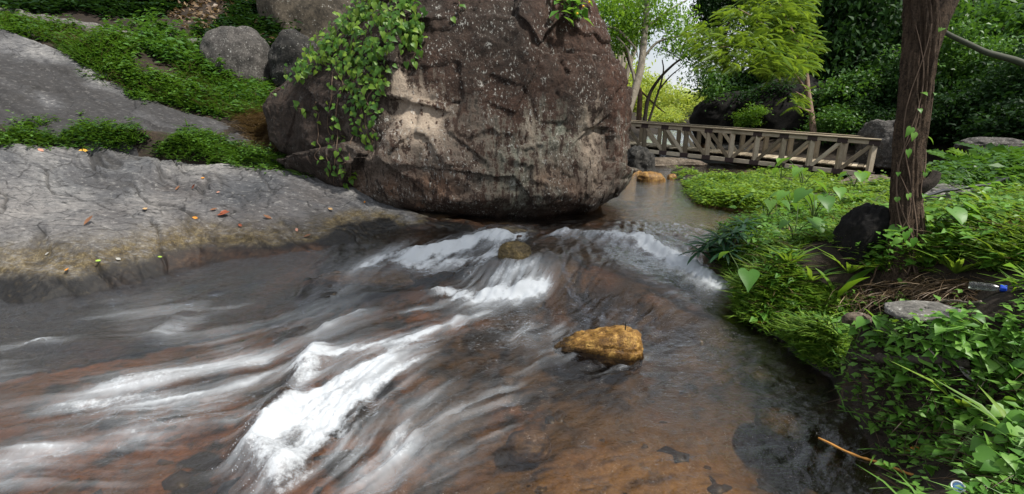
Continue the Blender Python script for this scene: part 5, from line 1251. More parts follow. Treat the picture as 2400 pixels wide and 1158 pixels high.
# ================================================================== ground cover
def inside(poly, x, y):
    c = False; n_ = len(poly); j = n_ - 1
    for i in range(n_):
        (xi, yi), (xj, yj) = poly[i], poly[j]
        if (yi > y) != (yj > y) and x < (xj - xi) * (y - yi) / (yj - yi) + xi: c = not c
        j = i
    return c
rs = random.Random(77)
CLEAR = [(2322, 700, 48), (2330, 740, 40), (2222, 1150, 42), (2222, 1190, 40)]      # round the bottle and the bottle cap the growth is thin
def sample(poly, k, trees, only=None, maxd=60):
    """k places on the ground inside a patch"""
    xs_ = [p[0] for p in poly]; ys_ = [p[1] for p in poly]; out = []; tries = 0
    while len(out) < k and tries < k * 6:
        tries += 1; x, y = rs.uniform(min(xs_), max(xs_)), rs.uniform(min(ys_), max(ys_))
        if not inside(poly, x, y): continue
        if any(math.hypot(x - cx2, (y - cy2)) < rr2 for cx2, cy2, rr2 in CLEAR): continue
        h = hit(x + rs.gauss(0, 9), y + rs.gauss(0, 5), trees)
        if h is None or h[2] > maxd: continue
        if only is not None and not only(h[0]): continue
        out.append(h[0])
    return np.array(out)
def out_of_water(p): return p[1] > 20 or p[2] > water_at(p[0], p[1]) + .015
G_ = (BV_GROUND,); GS = (BV_GROUND, BV_SLAB, BV_USLAB)
def sprigs(P, per, h0, h1, size, leaf=LEAF2):
    N = len(P); h = RNG.uniform(h0, h1, N) * np.clip(.75 + 1.1 * fbm(P[:, 0] * 2.3, P[:, 1] * 2.3, None, 2, 612), .2, 1.7); lean = RNG.normal(size=(N, 3)) * .3; lean[:, 2] = 1
    Q = np.repeat(P, per, 0) + np.repeat(lean * h[:, None], per, 0) * RNG.uniform(.15, 1.0, (N * per, 1)) + RNG.normal(size=(N * per, 3)) * .02
    a = RNG.uniform(0, 2 * PI, N * per)
    fw = np.c_[np.cos(a), np.sin(a), RNG.uniform(-.3, .5, N * per)]
    nm = np.c_[RNG.normal(size=(N * per, 2)) * .4, np.ones(N * per)]
    V, F, T_ = scatter(leaf, Q, fw, nm, size * RNG.uniform(.6, 1.35, N * per))
    pt = np.clip(.45 + .9 * fbm(P[:, 0] * 1.7, P[:, 1] * 1.7, None, 3, 611), 0, 1)
    return V, F, np.clip(.55 * np.repeat(pt, per * len(leaf[0])) + .45 * T_, 0, 1)
def blades(P, per, l0, l1, wmul=1.0, flop=.55):
    N = len(P) * per; Q = np.repeat(P, per, 0) + np.c_[RNG.normal(size=(N, 2)) * .025, np.full(N, -.01)]
    a = RNG.uniform(0, 2 * PI, N); ln = RNG.uniform(l0, l1, N)
    fw = np.c_[np.cos(a) * flop, np.sin(a) * flop, RNG.uniform(.5, 1.2, N)]
    nm = np.c_[np.cos(a) * -.8, np.sin(a) * -.8, np.full(N, .6)]
    return scatter(BLADE, Q, fw, nm, ln, np.minimum(ln, .22) * wmul)
def stuff(name, mat, label, *sets):
    Vs, Fs, Ts, o = [], [], [], 0
    for V, F, T_ in sets: Vs.append(V); Fs.append(F + o); Ts.append(T_); o += len(V)
    ob = obj(name, mesh_np(name, np.concatenate(Vs), Fs, mat, True, {'tint': np.concatenate(Ts)}), kind='stuff')
    ob['label'] = label; ob['category'] = 'plants'; return ob
PATCH = [(-150, 20), (0, 46), (230, 86), (500, 112), (600, 200), (655, 250), (640, 262), (560, 276), (480, 264), (400, 244), (300, 226), (200, 190), (240, 172), (110, 100), (0, 70), (-150, 20)]
M_HERB = leaf_mat('leaf_herb', [(.018, .058, .010), (.048, .125, .016), (.10, .21, .025)], .35)
def gappy(p): return patchy(p[0], p[1]) > -.42
P1 = sample(PATCH, 3900, G_, gappy); P1b = sample([(300, 180), (640, 220), (560, 276), (480, 264), (300, 226)], 1800, GS)
stuff('herb_cover', M_HERB, 'low bright green herbs covering the left slope', sprigs(P1, 7, .05, .32, .085), sprigs(P1b, 7, .03, .16, .06), blades(P1[:1500], 3, .12, .34))
stuff('slope_stalks', M_STRAW, 'thin dry stalks standing among the herbs on the left slope', blades(P1[::9], 2, .2, .45, .35, .5)); PB_ = sample([(330, 60), (560, 130), (620, 230), (520, 240), (380, 150), (200, 90)], 420, G_)
stuff('tall_herbs', M_LEAF_MID, 'taller dark leafy weeds among the herbs of the left slope', sprigs(PB_, 9, .15, .45, .12, LEAF4))
P2 = sample([(-80, 332), (0, 326), (40, 300), (110, 284), (200, 292), (270, 290), (325, 305), (350, 330), (300, 352), (0, 340), (-80, 340)], 1100, GS, lambda p: patchy(p[0] * 2.2, p[1] * 2.2) > -.45); P2b = sample([(370, 355), (440, 300), (500, 318), (560, 345), (660, 368), (745, 405), (735, 412), (640, 398), (520, 384), (380, 366)], 1400, GS)
stuff('herb_strip', M_HERB, 'green herbs growing in the seam between the two slabs', sprigs(np.r_[P2, P2b][::2], 7, .03, .15, .06), blades(np.r_[P2, P2b][1::3], 3, .08, .24, .8, .8))
PH = sample([(-100, -150), (760, -150), (800, 60), (640, 190), (500, 100), (250, 62), (0, 25), (-100, 10)], 3400, G_, lambda p: patchy(p[0] * .7, p[2]) > -.05 + .35 * (-4.5 < p[0] < -1))
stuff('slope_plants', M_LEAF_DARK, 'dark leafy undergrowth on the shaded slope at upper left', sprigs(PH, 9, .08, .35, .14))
PHb = sample([(500, 110), (640, 180), (760, 60), (700, 0), (640, 230), (560, 200)], 500, G_)
if len(PHb): stuff('slope_herbs', M_LEAF_MID, 'green herbs between the boulders on the slope', sprigs(PHb, 8, .08, .25, .10, LEAF4))
PL = sample([(300, -60), (700, -60), (640, 190), (500, 95), (380, 40)], 1500, G_)
stuff('leaf_litter', M_STRAW, 'brown leaf litter on the slope behind the grey boulder', scatter(LEAF4, PL + [0, 0, .03], rand_dirs(len(PL), -.1), rand_dirs(len(PL), 1, .5), RNG.uniform(.1, .2, len(PL))))
PLb = sample([(560, 260), (650, 250), (660, 360), (600, 345)], 500, GS)
stuff('dry_stems', M_STRAW, 'dry brown stems heaped at the left foot of the great boulder', blades(PLb, 4, .15, .4, .6, 1.2))
# meadow by the pool and the bank
MEADOW = [(1585, 402), (1700, 395), (1960, 405), (2080, 420), (2090, 470), (1960, 480), (1800, 505), (1640, 482), (1600, 440)]
P3 = sample(MEADOW, 3400, G_, lambda p: out_of_water(p) and patchy(p[0] * .8, p[1] * .8) > -.55)
stuff('meadow_grass', M_GRASS, 'bright low grass on the spit between pool and bridge', blades(P3, 2, .06, .20, 1.1, .9), sprigs(P3[:2600], 6, .03, .16, .075))
BANK = [(1690, 535), (1800, 500), (1960, 470), (2100, 460), (2200, 490), (2420, 440), (2560, 440), (2560, 700), (2400, 680), (2150, 672), (1960, 690), (1830, 760), (1730, 740), (1720, 650), (1660, 590)]
def off_dry(p):
    return out_of_water(p) and np.hypot(p[0] - DRY[0], (p[1] - DRY[1])) > .26 and np.hypot(p[0] - DRY2[0], (p[1] - DRY2[1]) * 1.6) > .3
DRY = hit(2330, 690, G_)[0]; DRY2 = hit(2180, 700, G_)[0]
P4 = sample(BANK, 4000, G_, lambda p: off_dry(p) and patchy(p[0] * 1.6, p[1] * 1.6) > -.5)
stuff('bank_grass', M_GRASS, 'lush mixed grass on top of the right bank round the near tree', blades(P4, 3, .06, .24, .8, .9), sprigs(P4[:2400], 6, .03, .15, .05))
stuff('bank_weeds', M_CREEP, 'broader leaved weeds among the grass of the right bank', sprigs(P4[2400:3500], 6, .05, .22, .08, LEAF4)); stuff('bank_stalks', M_STRAW, 'dry stalks and dead leaves among the grass of the right bank', blades(P4[::7], 2, .1, .28, .5, 1.1), scatter(LEAF4, P4[3::9] + [0, 0, .03], rand_dirs(len(P4[3::9]), -.1), rand_dirs(len(P4[3::9]), 1, .5), .07))
BACK = [(2170, 300), (2560, 280), (2560, 440), (2420, 430), (2200, 470), (2170, 420)]
P5 = sample(BACK, 1500, G_, None, 14)
stuff('path_weeds', M_LEAF_MID, 'green weeds behind the stone path at right', sprigs(P5, 8, .08, .3, .11), blades(P5[:700], 4, .15, .3))
SLOPE = [(1730, 745), (1960, 690), (2150, 715), (2420, 720), (2560, 720), (2560, 1250), (2200, 1250), (2090, 1120), (2010, 1000), (1940, 890), (1840, 800)]
P6 = sample(SLOPE, 1100, G_, out_of_water)
stuff('bank_sprigs', M_CREEP, 'small leafy sprigs scattered down the face of the right bank', sprigs(P6[:800], 5, .03, .10, .045, LEAF4), blades(P6[980:], 2, .08, .2, .7, 1.2))
P7 = sample([(1850, 800), (1980, 700), (1990, 800), (1940, 870), (1880, 820)], 420, G_, out_of_water); P7b = sample([(1720, 640), (1800, 640), (1960, 690), (1900, 780), (1830, 790), (1735, 742)], 700, G_, out_of_water)
stuff('edge_grass', M_GRASS, 'thick green grass overhanging the water at the bend of the bank', blades(np.r_[P7, P7b], 3, .08, .20, .8, 1.0), sprigs(np.r_[P7, P7b], 6, .03, .14, .042))
P8 = sample([(2010, 860), (2420, 860), (2560, 900), (2560, 1250), (2150, 1250), (2060, 1080), (2020, 960)], 800, G_); P8b = sample([(1960, 690), (2150, 660), (2330, 670), (2330, 720), (2150, 720), (2000, 730)], 900, G_)
def straws(P, l0, l1, w):
    N = len(P); a = RNG.uniform(0, 2 * PI, N); fw = np.c_[np.cos(a), np.sin(a), RNG.uniform(-.35, .3, N)]
    ln = RNG.uniform(l0, l1, N); return scatter(BLADE, P + np.c_[np.zeros((N, 2)), RNG.uniform(.005, .06, N)], fw, np.c_[RNG.normal(size=(N, 2)) * .3, np.ones(N)], ln, ln * w)
stuff('bank_straw', leaf_mat('dark_straw', [(.018, .011, .007), (.05, .033, .02), (.13, .09, .055)], .1), 'tangle of dry brown straw on the lower bank', straws(P8, .06, .24, .2)); stuff('dry_grass', M_STRAW, 'bleached dry grass lying on the edging stone beside the bottle', straws(P8b, .06, .25, .35))
# undergrowth on the wooded slope at right
PU = sample([(1700, 200), (2560, 100), (2560, 330), (2170, 350), (1950, 330), (1700, 310)], 2600, G_, None, 40)
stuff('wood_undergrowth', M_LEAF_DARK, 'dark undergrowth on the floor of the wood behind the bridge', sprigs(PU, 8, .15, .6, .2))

# ================================================================== plants that can be picked out
def creeper(px, py, sx, sy, k, label, smin=.04, smax=.085, mesh=None, lift=(.03, .14), group='creepers on the right bank', hide=False):
    h0 = hit(px, py, G_)[0]; root = thing('creeper', tuple(h0), label, 'creeper', group)
    pts = []
    for i in range(k):
        for _ in range(20):
            a = rs.uniform(0, 2 * PI); r = rs.random() ** .5; xx_, yy_ = px + sx * r * math.cos(a), py + sy * r * math.sin(a); h = hit(xx_, yy_, G_)
            if any(math.hypot(xx_ - c0, yy_ - c1) < c2 + 8 for c0, c1, c2 in CLEAR): continue
            if h is not None and h[2] < 9 and out_of_water(h[0]): break
        else: continue
        p = h[0] + np.array([0, 0, rs.uniform(*lift)]); pts.append((h[0], p))
        a = rs.uniform(0, 2 * PI)
        put_leaf(mesh or LH, root, p, (math.cos(a), math.sin(a) - .5, rs.uniform(-.6, .15)), (rs.gauss(0, .35), rs.gauss(-.3, .35), 1), rs.uniform(smin, smax), h0)
    order = sorted(range(len(pts)), key=lambda i: pts[i][1][0])
    for c in range(0, len(order) - 3, 6):
        Q = [pts[i][1] - h0 - [0, 0, .012] for i in order[c:c + 7]]
        if len(Q) > 2: obj('stem', limb_mesh('stem', [(Q, .0035, .002)], M_STEM, 5), root)
    return root
CREEP = [(2240, 770, 60, 45, 26, 'heart leaved creeper below the bottle and the flat edging stone'), (2350, 780, 60, 50, 30, 'heart leaved creeper at the right edge below the bottle'), (2090, 810, 60, 40, 20, 'creeper just above the left end of the driftwood'), (2200, 840, 60, 36, 24, 'creeper hanging over the middle of the driftwood'), (2330, 880, 70, 50, 30, 'creeper at the right end of the driftwood'),
         (2110, 900, 50, 34, 16, 'creeper right below the left half of the driftwood'), (2080, 1010, 34, 30, 9, 'few creeper leaves overhanging the water above the bamboo stick'), (2220, 1010, 60, 50, 22, 'creeper in the middle of the lower bank above the bottle cap'), (2340, 1010, 60, 60, 28, 'creeper at the right edge of the lower bank'), (2180, 1090, 40, 34, 12, 'creeper between the bamboo stick and the bottle cap'), (2300, 1110, 60, 40, 20, 'creeper in the bottom right corner beyond the bottle cap'), (2400, 930, 40, 60, 18, 'creeper cut by the right edge of the picture'), (1990, 790, 50, 40, 20, 'creeper beside the broad leaf at the bend of the bank')]
for c in CREEP: creeper(c[0], c[1] + (22 if c[1] < 790 and c[0] > 2200 else 0), c[2], c[3], int(c[4] * 1.15), c[5], lift=(.01, .06) if c[1] < 790 and c[0] > 2200 else (.03, .14))
def clump(px, py, k, l0, l1, label, mesh, name='leafy_plant', cat='plant', wid=1.0, up=.8, group=None, stem=True):
    """leaves springing from one root"""
    h0 = hit(px, py, G_)[0]; root = thing(name, tuple(h0), label, cat, group)
    for i in range(k):
        a = i * 2.39996 + rs.uniform(-.3, .3); L = rs.uniform(l0, l1)
        put_leaf(mesh, root, h0 + np.array([math.cos(a), math.sin(a), 0]) * .01, (math.cos(a), math.sin(a), up + rs.uniform(-.3, .3)), (-math.cos(a) * up, -math.sin(a) * up, 1), L, h0, L * wid)
    return root
def taro(px, py, k, label, sc=1.0, group='broad leaved plants of the bank'):
    h0 = hit(px, py, G_)[0]; root = thing('taro_plant', tuple(h0), label, 'plant', group)
    for i in range(k):
        a = i * 2.4 + px; L = rs.uniform(.10, .2) * sc; hgt = rs.uniform(.16, .34) * sc; q = np.array([math.cos(a) * hgt * .6, math.sin(a) * hgt * .6, hgt])
        lf_ = put_leaf(LH, root, h0 + q, (math.cos(a), math.sin(a), -.45), (math.cos(a) * .4, math.sin(a) * .4, 1), L, h0)
        obj('stalk', limb_mesh('stalk', [([(0, 0, 0), tuple(q * [.35, .35, .6]), tuple(q)], .006 * sc, .003 * sc)], M_STEM, 6), root)
for a_ in [(1850, 500, 5, 'tallest broad leaved plant standing over the dark bush by the pool', 1.5), (1795, 520, 4, 'broad leaved plant just right of the dark bush'), (1905, 520, 5, 'broad leaved plant in the grass left of the black boulder', 1.3), (1945, 490, 4, 'broad leaved plant behind the black boulder'), (1860, 570, 5, 'broad leaved plant in front of the tall one on the bank'), (1880, 445, 4, 'broad leaved plant on the spit near the sloping rock', 1.6), (1830, 425, 3, 'broad leaved plant on the spit under the bridge', 1.5), (1740, 690, 3, 'low plant with one broad leaf reaching over the water', 1.0), (2130, 590, 5, 'broad leaved seedling at the foot of the near tree', .8), (2170, 560, 5, 'leafy plant right of the foot of the near tree', .9), (2030, 605, 4, 'seedling in front of the black boulder', .7), (2000, 445, 4, 'broad leaved plant beside the sloping rock', 1.5)]:
    taro(*a_)
# the dark glossy bush at the cascade
db = hit(1715, 610, G_)[0]; dark_bush = thing('glossy_bush', tuple(db), 'dark glossy bush with long narrow leaves beside the right cascade', 'bush')
for (px, py, t_, k) in [(1720, 545, 0, 22), (1660, 575, .1, 20), (1690, 560, -.1, 18), (1755, 565, .05, 18), (1700, 590, -.15, 18), (1640, 590, .05, 14), (1745, 525, .25, 14), (1780, 590, -.05, 12)]:
    tdep = (db - CAM)[1] / ray(1715, 610)[1]; c = at_t(px, py, tdep + t_)
    obj('stem', limb_mesh('stem', [([(0, 0, -.02), tuple((c - db) * [.3, .3, .5]), tuple(c - db)], .011, .006)], M_BARK_DARK, 6), dark_bush)
    for i in range(k):
        a = i * 2.39996; up = .75 - 1.25 * i / k; L = rs.uniform(.15, .23)
        put_leaf(LS, dark_bush, c, (math.cos(a), math.sin(a), up), (-math.cos(a) * up, -math.sin(a) * up, 1), L, db, L * .9)
# broad blades at the bend
clump(1962, 700, 3, .26, .36, 'upright broad yellow green blades at the bend of the bank', LB, up=2.2, wid=.8); clump(2070, 775, 3, .16, .24, 'narrow upright blades among dark stems below the flat edging stone', LB, up=2.0, wid=.6)
for i, (px, py, lab) in enumerate([(1990, 640, 'tuft of long grass in front of the black boulder'), (1850, 620, 'tuft of long grass left of the black boulder'), (2240, 640, 'tuft of long grass above the dry patch'), (2360, 620, 'tuft of long grass above the bottle'), (1900, 660, 'tuft of long grass over the bend of the bank'), (2210, 545, 'tuft of long grass right of the near tree'), (2330, 500, 'tuft of long grass below the stone path'), (2260, 960, 'tuft of long blades in the middle of the lower bank'), (2390, 1040, 'tuft of long blades right of the bottle cap')]):
    clump(px, py, 16, .16, .34, lab, mesh_np('leaf', BLADE[0] * [1.3, 1, 1], BLADE[1], M_GRASS, True, {'tint': np.full(len(BLADE[0]), .6)}) , 'grass_tuft', 'grass', up=1.3, group='tufts on the right bank')
# ferns at the far right
for i, (px, py, t_, lab) in enumerate([(2330, 380, 7.5, 'arching fern like plant behind the stone path'), (2385, 370, 7.2, 'fern like plant at the right edge behind the path'), (2300, 400, 6.8, 'small fern like plant left of the arching one')]):
    p = at_t(px, py, t_); g = drop(p[0], p[1])[0]; root = thing('fern', tuple(g), lab, 'fern', 'ferns behind the path')
    fm_ = mesh_np('frond', FROND[0], FROND[1], M_LEAF_BRIGHT if i == 0 else M_LEAF_MID, True, {'tint': np.full(len(FROND[0]), .4)})
    for j in range(13):
        a = j * 2.4; put_leaf(fm_, root, g, (math.cos(a), math.sin(a), 1.0), (-math.cos(a), -math.sin(a), 1), rs.uniform(.4, .7), g, name='frond')

# ---- vine on the great boulder
vb = hit(800, 380, (BV_BOULDER,))[0]
vine = thing('boulder_vine', tuple(vb), 'leafy climbing vine spilling down the left shoulder of the great boulder', 'vine')
cand = []
def vine_px(k):
    out = []
    dense = [(700, 190), (760, 120), (830, 50), (880, 5), (905, -60), (970, -50), (985, 10), (998, 70), (985, 150), (965, 110), (930, 100), (915, 150), (905, 200), (860, 190), (800, 170), (770, 160), (740, 170)]
    while len(out) < k:
        x, y = rs.uniform(690, 1000), rs.uniform(-60, 200)
        if inside(dense, x, y): out.append((x, y))
    return out
dense_px = vine_px(430)
trail = []
for (x0, y0, x1, y1, k) in [(800, 170, 785, 430, 34), (780, 170, 775, 420, 24), (840, 180, 850, 300, 34), (870, 180, 865, 330, 34), (895, 180, 875, 280, 26), (830, 190, 815, 450, 22), (850, 200, 870, 360, 22), (740, 240, 745, 380, 10), (985, 60, 972, 150, 26), (970, 40, 975, 120, 20), (880, 300, 862, 360, 10), (800, 380, 830, 440, 14), (720, 260, 690, 250, 8), (660, 200, 640, 225, 8), (820, 170, 830, 260, 24), (1265 - 190, 5, 1270 - 195, 40, 7)]:
    for j in range(int(k * .62)):
        f = (j + rs.random()) / k / .62; trail.append((x0 + (x1 - x0) * f + rs.gauss(0, 11), y0 + (y1 - y0) * f + rs.gauss(0, 6)))
    Q = []
    for j in range(10):
        f = j / 9; h = hit(x0 + (x1 - x0) * f + rs.gauss(0, 4), y0 + (y1 - y0) * f, (BV_BOULDER,))
        if h is not None: Q.append(h[0] + h[1] * .02 - vb)
    if len(Q) > 2: obj('stem', limb_mesh('stem', [(Q, .008, .004)], M_VSTEM, 5), vine)
top_ridge = [(1290 - 590 + i * 9, 190 - i * 10) for i in range(22)]
rest = []; count = 0
for idx, (x, y) in enumerate(trail + dense_px + [(a + rs.gauss(0, 10), b + rs.gauss(0, 8)) for a, b in top_ridge * 6]):
    h = hit(x, y, (BV_BOULDER,))
    if h is None: continue
    isdense = idx >= len(trail)
    p = h[0] + h[1] * rs.uniform(.02, .18 if isdense else .07); a = rs.gauss(0, .7)
    f = (math.sin(a), -.25, -math.cos(a) + .2); nm = h[1] * .8 + np.array([rs.gauss(0, .3), rs.gauss(-.1, .2), .55 + rs.gauss(0, .2)]); s = rs.uniform(.045, .095)
    if count < 296: put_leaf(LI, vine, p, f, nm, s, vb); count += 1
    else: rest.append((p - vb, f, nm, s))
rest2 = list(rest)
for p, f, nm, s in rest: rest2.append((p + np.array([rs.gauss(0, .06), rs.gauss(0, .04), rs.gauss(0, .06)]), f, nm, s * rs.uniform(.7, 1.1)))
R_ = rest2
V, F, Tn = scatter(HEART, np.array([r[0] for r in R_]), np.array([r[1] for r in R_]), np.array([r[2] for r in R_]), np.array([r[3] for r in R_]))
obj('leaf_mass', mesh_np('leaf_mass', V, F, M_IVY, True, {'tint': Tn}), vine, kind='stuff')
# plant on top of the boulder
h = hit(1335, 25, (BV_BOULDER,)); tpnt = h[0]
tp_plant = thing('boulder_top_plant', tuple(tpnt), 'leafy plant with yellow flowers growing on the right shoulder of the great boulder', 'plant')
for i in range(90):
    x, y = rs.gauss(1335, 22), rs.uniform(-60, 45) - abs(rs.gauss(0, 4)); c = at_t(x, y, (tpnt - CAM)[1] / ray(1335, 25)[1] + rs.uniform(-.25, .15)); a = rs.uniform(0, 2 * PI)
    put_leaf(LL, tp_plant, c, (math.cos(a), math.sin(a), rs.uniform(-.7, .3)), (rs.gauss(0, .4), rs.gauss(-.3, .3), 1), rs.uniform(.12, .22), tpnt)
obj('stem', limb_mesh('stem', [([(0, 0, -.05), (.0, -.1, .1), (.02, -.15, .3)], .015, .006)], M_STEM, 6), tp_plant); obj('stem', limb_mesh('stem', [([(0, 0, -.05), (-.1, -.1, .12), (-.16, -.12, .3)], .012, .005)], M_STEM, 6), tp_plant)
M_YEL = plain('yellow_petal', (.75, .45, .02), .6, .1, 10, .1)
fl = mesh_np('flower', *tube_np(smooth_path([(0, 0, 0), (0, 0, .02), (0, 0, .035)], 5), [.003, .010, .015, .013, .004], 8), M_YEL)
for (x, y) in [(1380, 8), (1366, 18), (1352, 35)]:
    o = obj('flower', fl, tp_plant); o.location = at_t(x, y, (tpnt - CAM)[1] / ray(1335, 25)[1] - .3) - tpnt; o.rotation_euler = (.8, .2, 0)

# ================================================================== man-made and fallen things
# low dry stone edging along the upper path
wall = thing('stone_edging', tuple(at_t(0, 40, 10.3)), 'low line of rough grey stones edging the path up the left slope', 'stone wall')
wb_ = np.array(wall.location); px_ = -30.0
while px_ < 505:
    w_ = rs.uniform(28, 62); py_ = np.interp(px_, [-30, 0, 230, 500], [22, 30, 68, 108]); p = at_t(px_ + w_ / 2, py_ + 7, 10.25)
    o = obj('stone', rock_mesh('stone', mat_flag, (w_ * 10.3 / FPX * 1.05, .34, rs.uniform(.18, .27)), 600 + int(px_) % 97, nth=28, nz=14, lump=.12, sharp=4.0), wall)
    o.location = p - wb_ - np.array([0, 0, .12]); o.rotation_euler = (0, .04, rs.gauss(-.05, .06)); px_ += w_ * .96
# pale path slabs and black hose at right
pth = thing('stone_path', tuple(at_z(2230, 458, .97)), 'pale stone path edging running behind the near tree', 'path edging')
pb = np.array(pth.location)
for i, (x0, y0, z0, x1, y1, z1) in enumerate([(2165, 462, .96, 2235, 455, .99), (2238, 455, .99, 2310, 442, 1.03), (2313, 441, 1.03, 2385, 426, 1.08), (2388, 425, 1.08, 2470, 410, 1.13)]):
    A_, B_ = at_z(x0, y0, z0), at_z(x1, y1, z1); o = obj('slab', rock_mesh('slab', mat_flag, (np.linalg.norm(B_ - A_) * 1.02, .42, .13), 700 + i, nth=48, nz=16, lump=.05, sharp=6.0), pth)
    o.location = (A_ + B_) / 2 - pb + np.array([0, .12, -.09]); o.rotation_euler = (0, -math.atan2(z1 - z0, np.linalg.norm((B_ - A_)[:2])), math.atan2(B_[1] - A_[1], B_[0] - A_[0]))
Q = [at_z(x, y, z) for x, y, z in [(2120, 470, .99), (2200, 452, 1.03), (2260, 442, 1.06), (2330, 428, 1.11), (2400, 412, 1.15), (2500, 395, 1.2)]]
V, F = tube_np(smooth_path(Q, 40, .006, 3), .017, 10); obj('hose', mesh_np('hose', V, F, plain('black_plastic', (.010, .010, .012), .35, .2, 10, .1, .5)), None, 'black hose lying along the stone path at right', 'hose')
# driftwood and sticks
def stick(name, pts, r0, r1, mat, label, cat='stick', n_=10, seed=1, wob=.003):
    V, F = tube_np(smooth_path(pts, 36, wob, seed), np.linspace(r0, r1, 36) * (1 + .12 * np.random.default_rng(seed).normal(size=36)), n_)
    return obj(name, mesh_np(name, V, F, mat), None, label, cat)
def onbank(px, py, dz=.03):
    h = hit(px, py, G_)[0]; return h + np.array([0, 0, dz])
stick('driftwood', [onbank(1995, 853, .05), onbank(2080, 862, .05), onbank(2170, 866, .06), onbank(2265, 872, .05)], .024, .022, bark('driftwood_grain', (.02, .016, .013), (.10, .085, .07), 9), 'dark weathered driftwood log lying along the lower bank', 'log', 14, 3, .002)
M_BAM = plain('bamboo_skin', (.40, .19, .045), .45, .35, 25, .2)
stick('bamboo_stick', [at_z(1918, 1026, .015), at_z(2000, 1065, .02), at_z(2060, 1084, .03), at_z(2125, 1108, .07), at_z(2170, 1122, .11)], .0065, .0075, M_BAM, 'thin orange bamboo stick lying over the water at the right bank', 'stick', 8, 5, .001)
stick('twig', [onbank(2225, 1105, .03), onbank(2262, 1050, .08), onbank(2288, 1030, .12)], .006, .004, M_STEM, 'green stem slanting up just above the bottle cap', 'twig', 8, 6)
stick('twig', [onbank(2100, 730, .05), onbank(2200, 726, .06), onbank(2290, 730, .05)], .008, .005, M_BARK_PALE, 'pale dry twig on the edging stone', 'twig', 8, 8)
stick('twig', [onbank(2150, 850, .12), onbank(2180, 875, .1), onbank(2205, 897, .06)], .004, .003, M_BARK_PALE, 'thin pale twig crossing the driftwood', 'twig', 6, 9)
stick('twig', [onbank(2025, 700, .03), onbank(2040, 680, .12), onbank(2048, 668, .16)], .007, .004, M_BARK, 'bent brown twig standing by the dry grass', 'twig', 6, 10)
# bottle: neck to the right, blue cap
def lathe(prof, n_=28):
    P = np.array(prof); m_ = len(P); a_ = np.arange(n_) * 2 * PI / n_
    return np.stack([np.repeat(P[:, 0], n_), np.outer(P[:, 1], np.cos(a_)).ravel(), np.outer(P[:, 1], np.sin(a_)).ravel()], -1), grid_faces(m_, n_, True)
n = NT('clear_plastic'); gl = n.add('BsdfGlossy', i_Roughness=.3); tr = n.add('BsdfTransparent'); n.set(tr.inputs[0], (.86, .93, .90)); fr = n.add('LayerWeight', i_Blend=.45); mx = n.add('MixShader'); n.set(mx.inputs[0], n.rng(fr.outputs['Facing'], 0, 1, .04, .45)); n.set(mx.inputs[1], tr.outputs[0]); n.set(mx.inputs[2], gl.outputs[0]); M_PET = n.done(mx.outputs[0])
bp = hit(2316, 696, G_)[0] + np.array([0, 0, .065])
bot = thing('plastic_bottle', tuple(bp), 'clear plastic bottle with a blue cap lying in the grass', 'bottle')
bot.rotation_euler = (.2, -.10, -.75); bot.scale = (.68, .68, .68)
V, F = lathe([(-.15, .005), (-.15, .030), (-.143, .036), (-.10, .036), (-.095, .034), (-.09, .036), (-.04, .036), (-.035, .034), (-.03, .036), (.0, .036), (.02, .033), (.04, .024), (.052, .016), (.062, .015), (.075, .015)])
obj('bottle_body', mesh_np('bottle_body', V, F, M_PET), bot)
V, F = lathe([(.058, .001), (.056, .030), (.062, .032), (.095, .032), (.101, .029), (.102, .001)], 36)
r_ = np.hypot(V[:, 1], V[:, 2]); aa = np.arctan2(V[:, 2], V[:, 1]); V[:, 1:] *= (1 + .02 * np.sign(np.sin(aa * 18)))[:, None]
obj('cap', mesh_np('cap', V, F, plain('blue_plastic', (.01, .06, .48), .35, .08, 10, .05, .5)), bot)
# bottle cap on the lower bank
cp = hit(2222, 1170, G_)[0] + np.array([0, -.02, .075]); capo = thing('bottle_cap', tuple(cp), 'white bottle cap with a blue inside lying on the lower bank', 'bottle cap')
dv = Vector(CAM - cp).normalized(); q = (dv + Vector((-.35, 0, .35))).normalized().to_track_quat('X', 'Z'); capo.rotation_mode = 'QUATERNION'; capo.rotation_quaternion = q
V, F = lathe([(-.012, .002), (-.012, .017), (-.009, .0195), (.009, .0195), (.0095, .0165), (-.006, .0158), (-.0065, .012)], 32); obj('shell', mesh_np('shell', V, F, plain('white_plastic', (.72, .74, .76), .4, .05, 10, .05, .5)), capo)
V, F = lathe([(-.0058, .0005), (-.0055, .0135), (-.004, .0150), (-.0035, .0135), (-.004, .0005)], 28); obj('liner', mesh_np('liner', V, F, plain('blue_liner', (.16, .34, .62), .4, .2, 60, .1, .5)), capo)
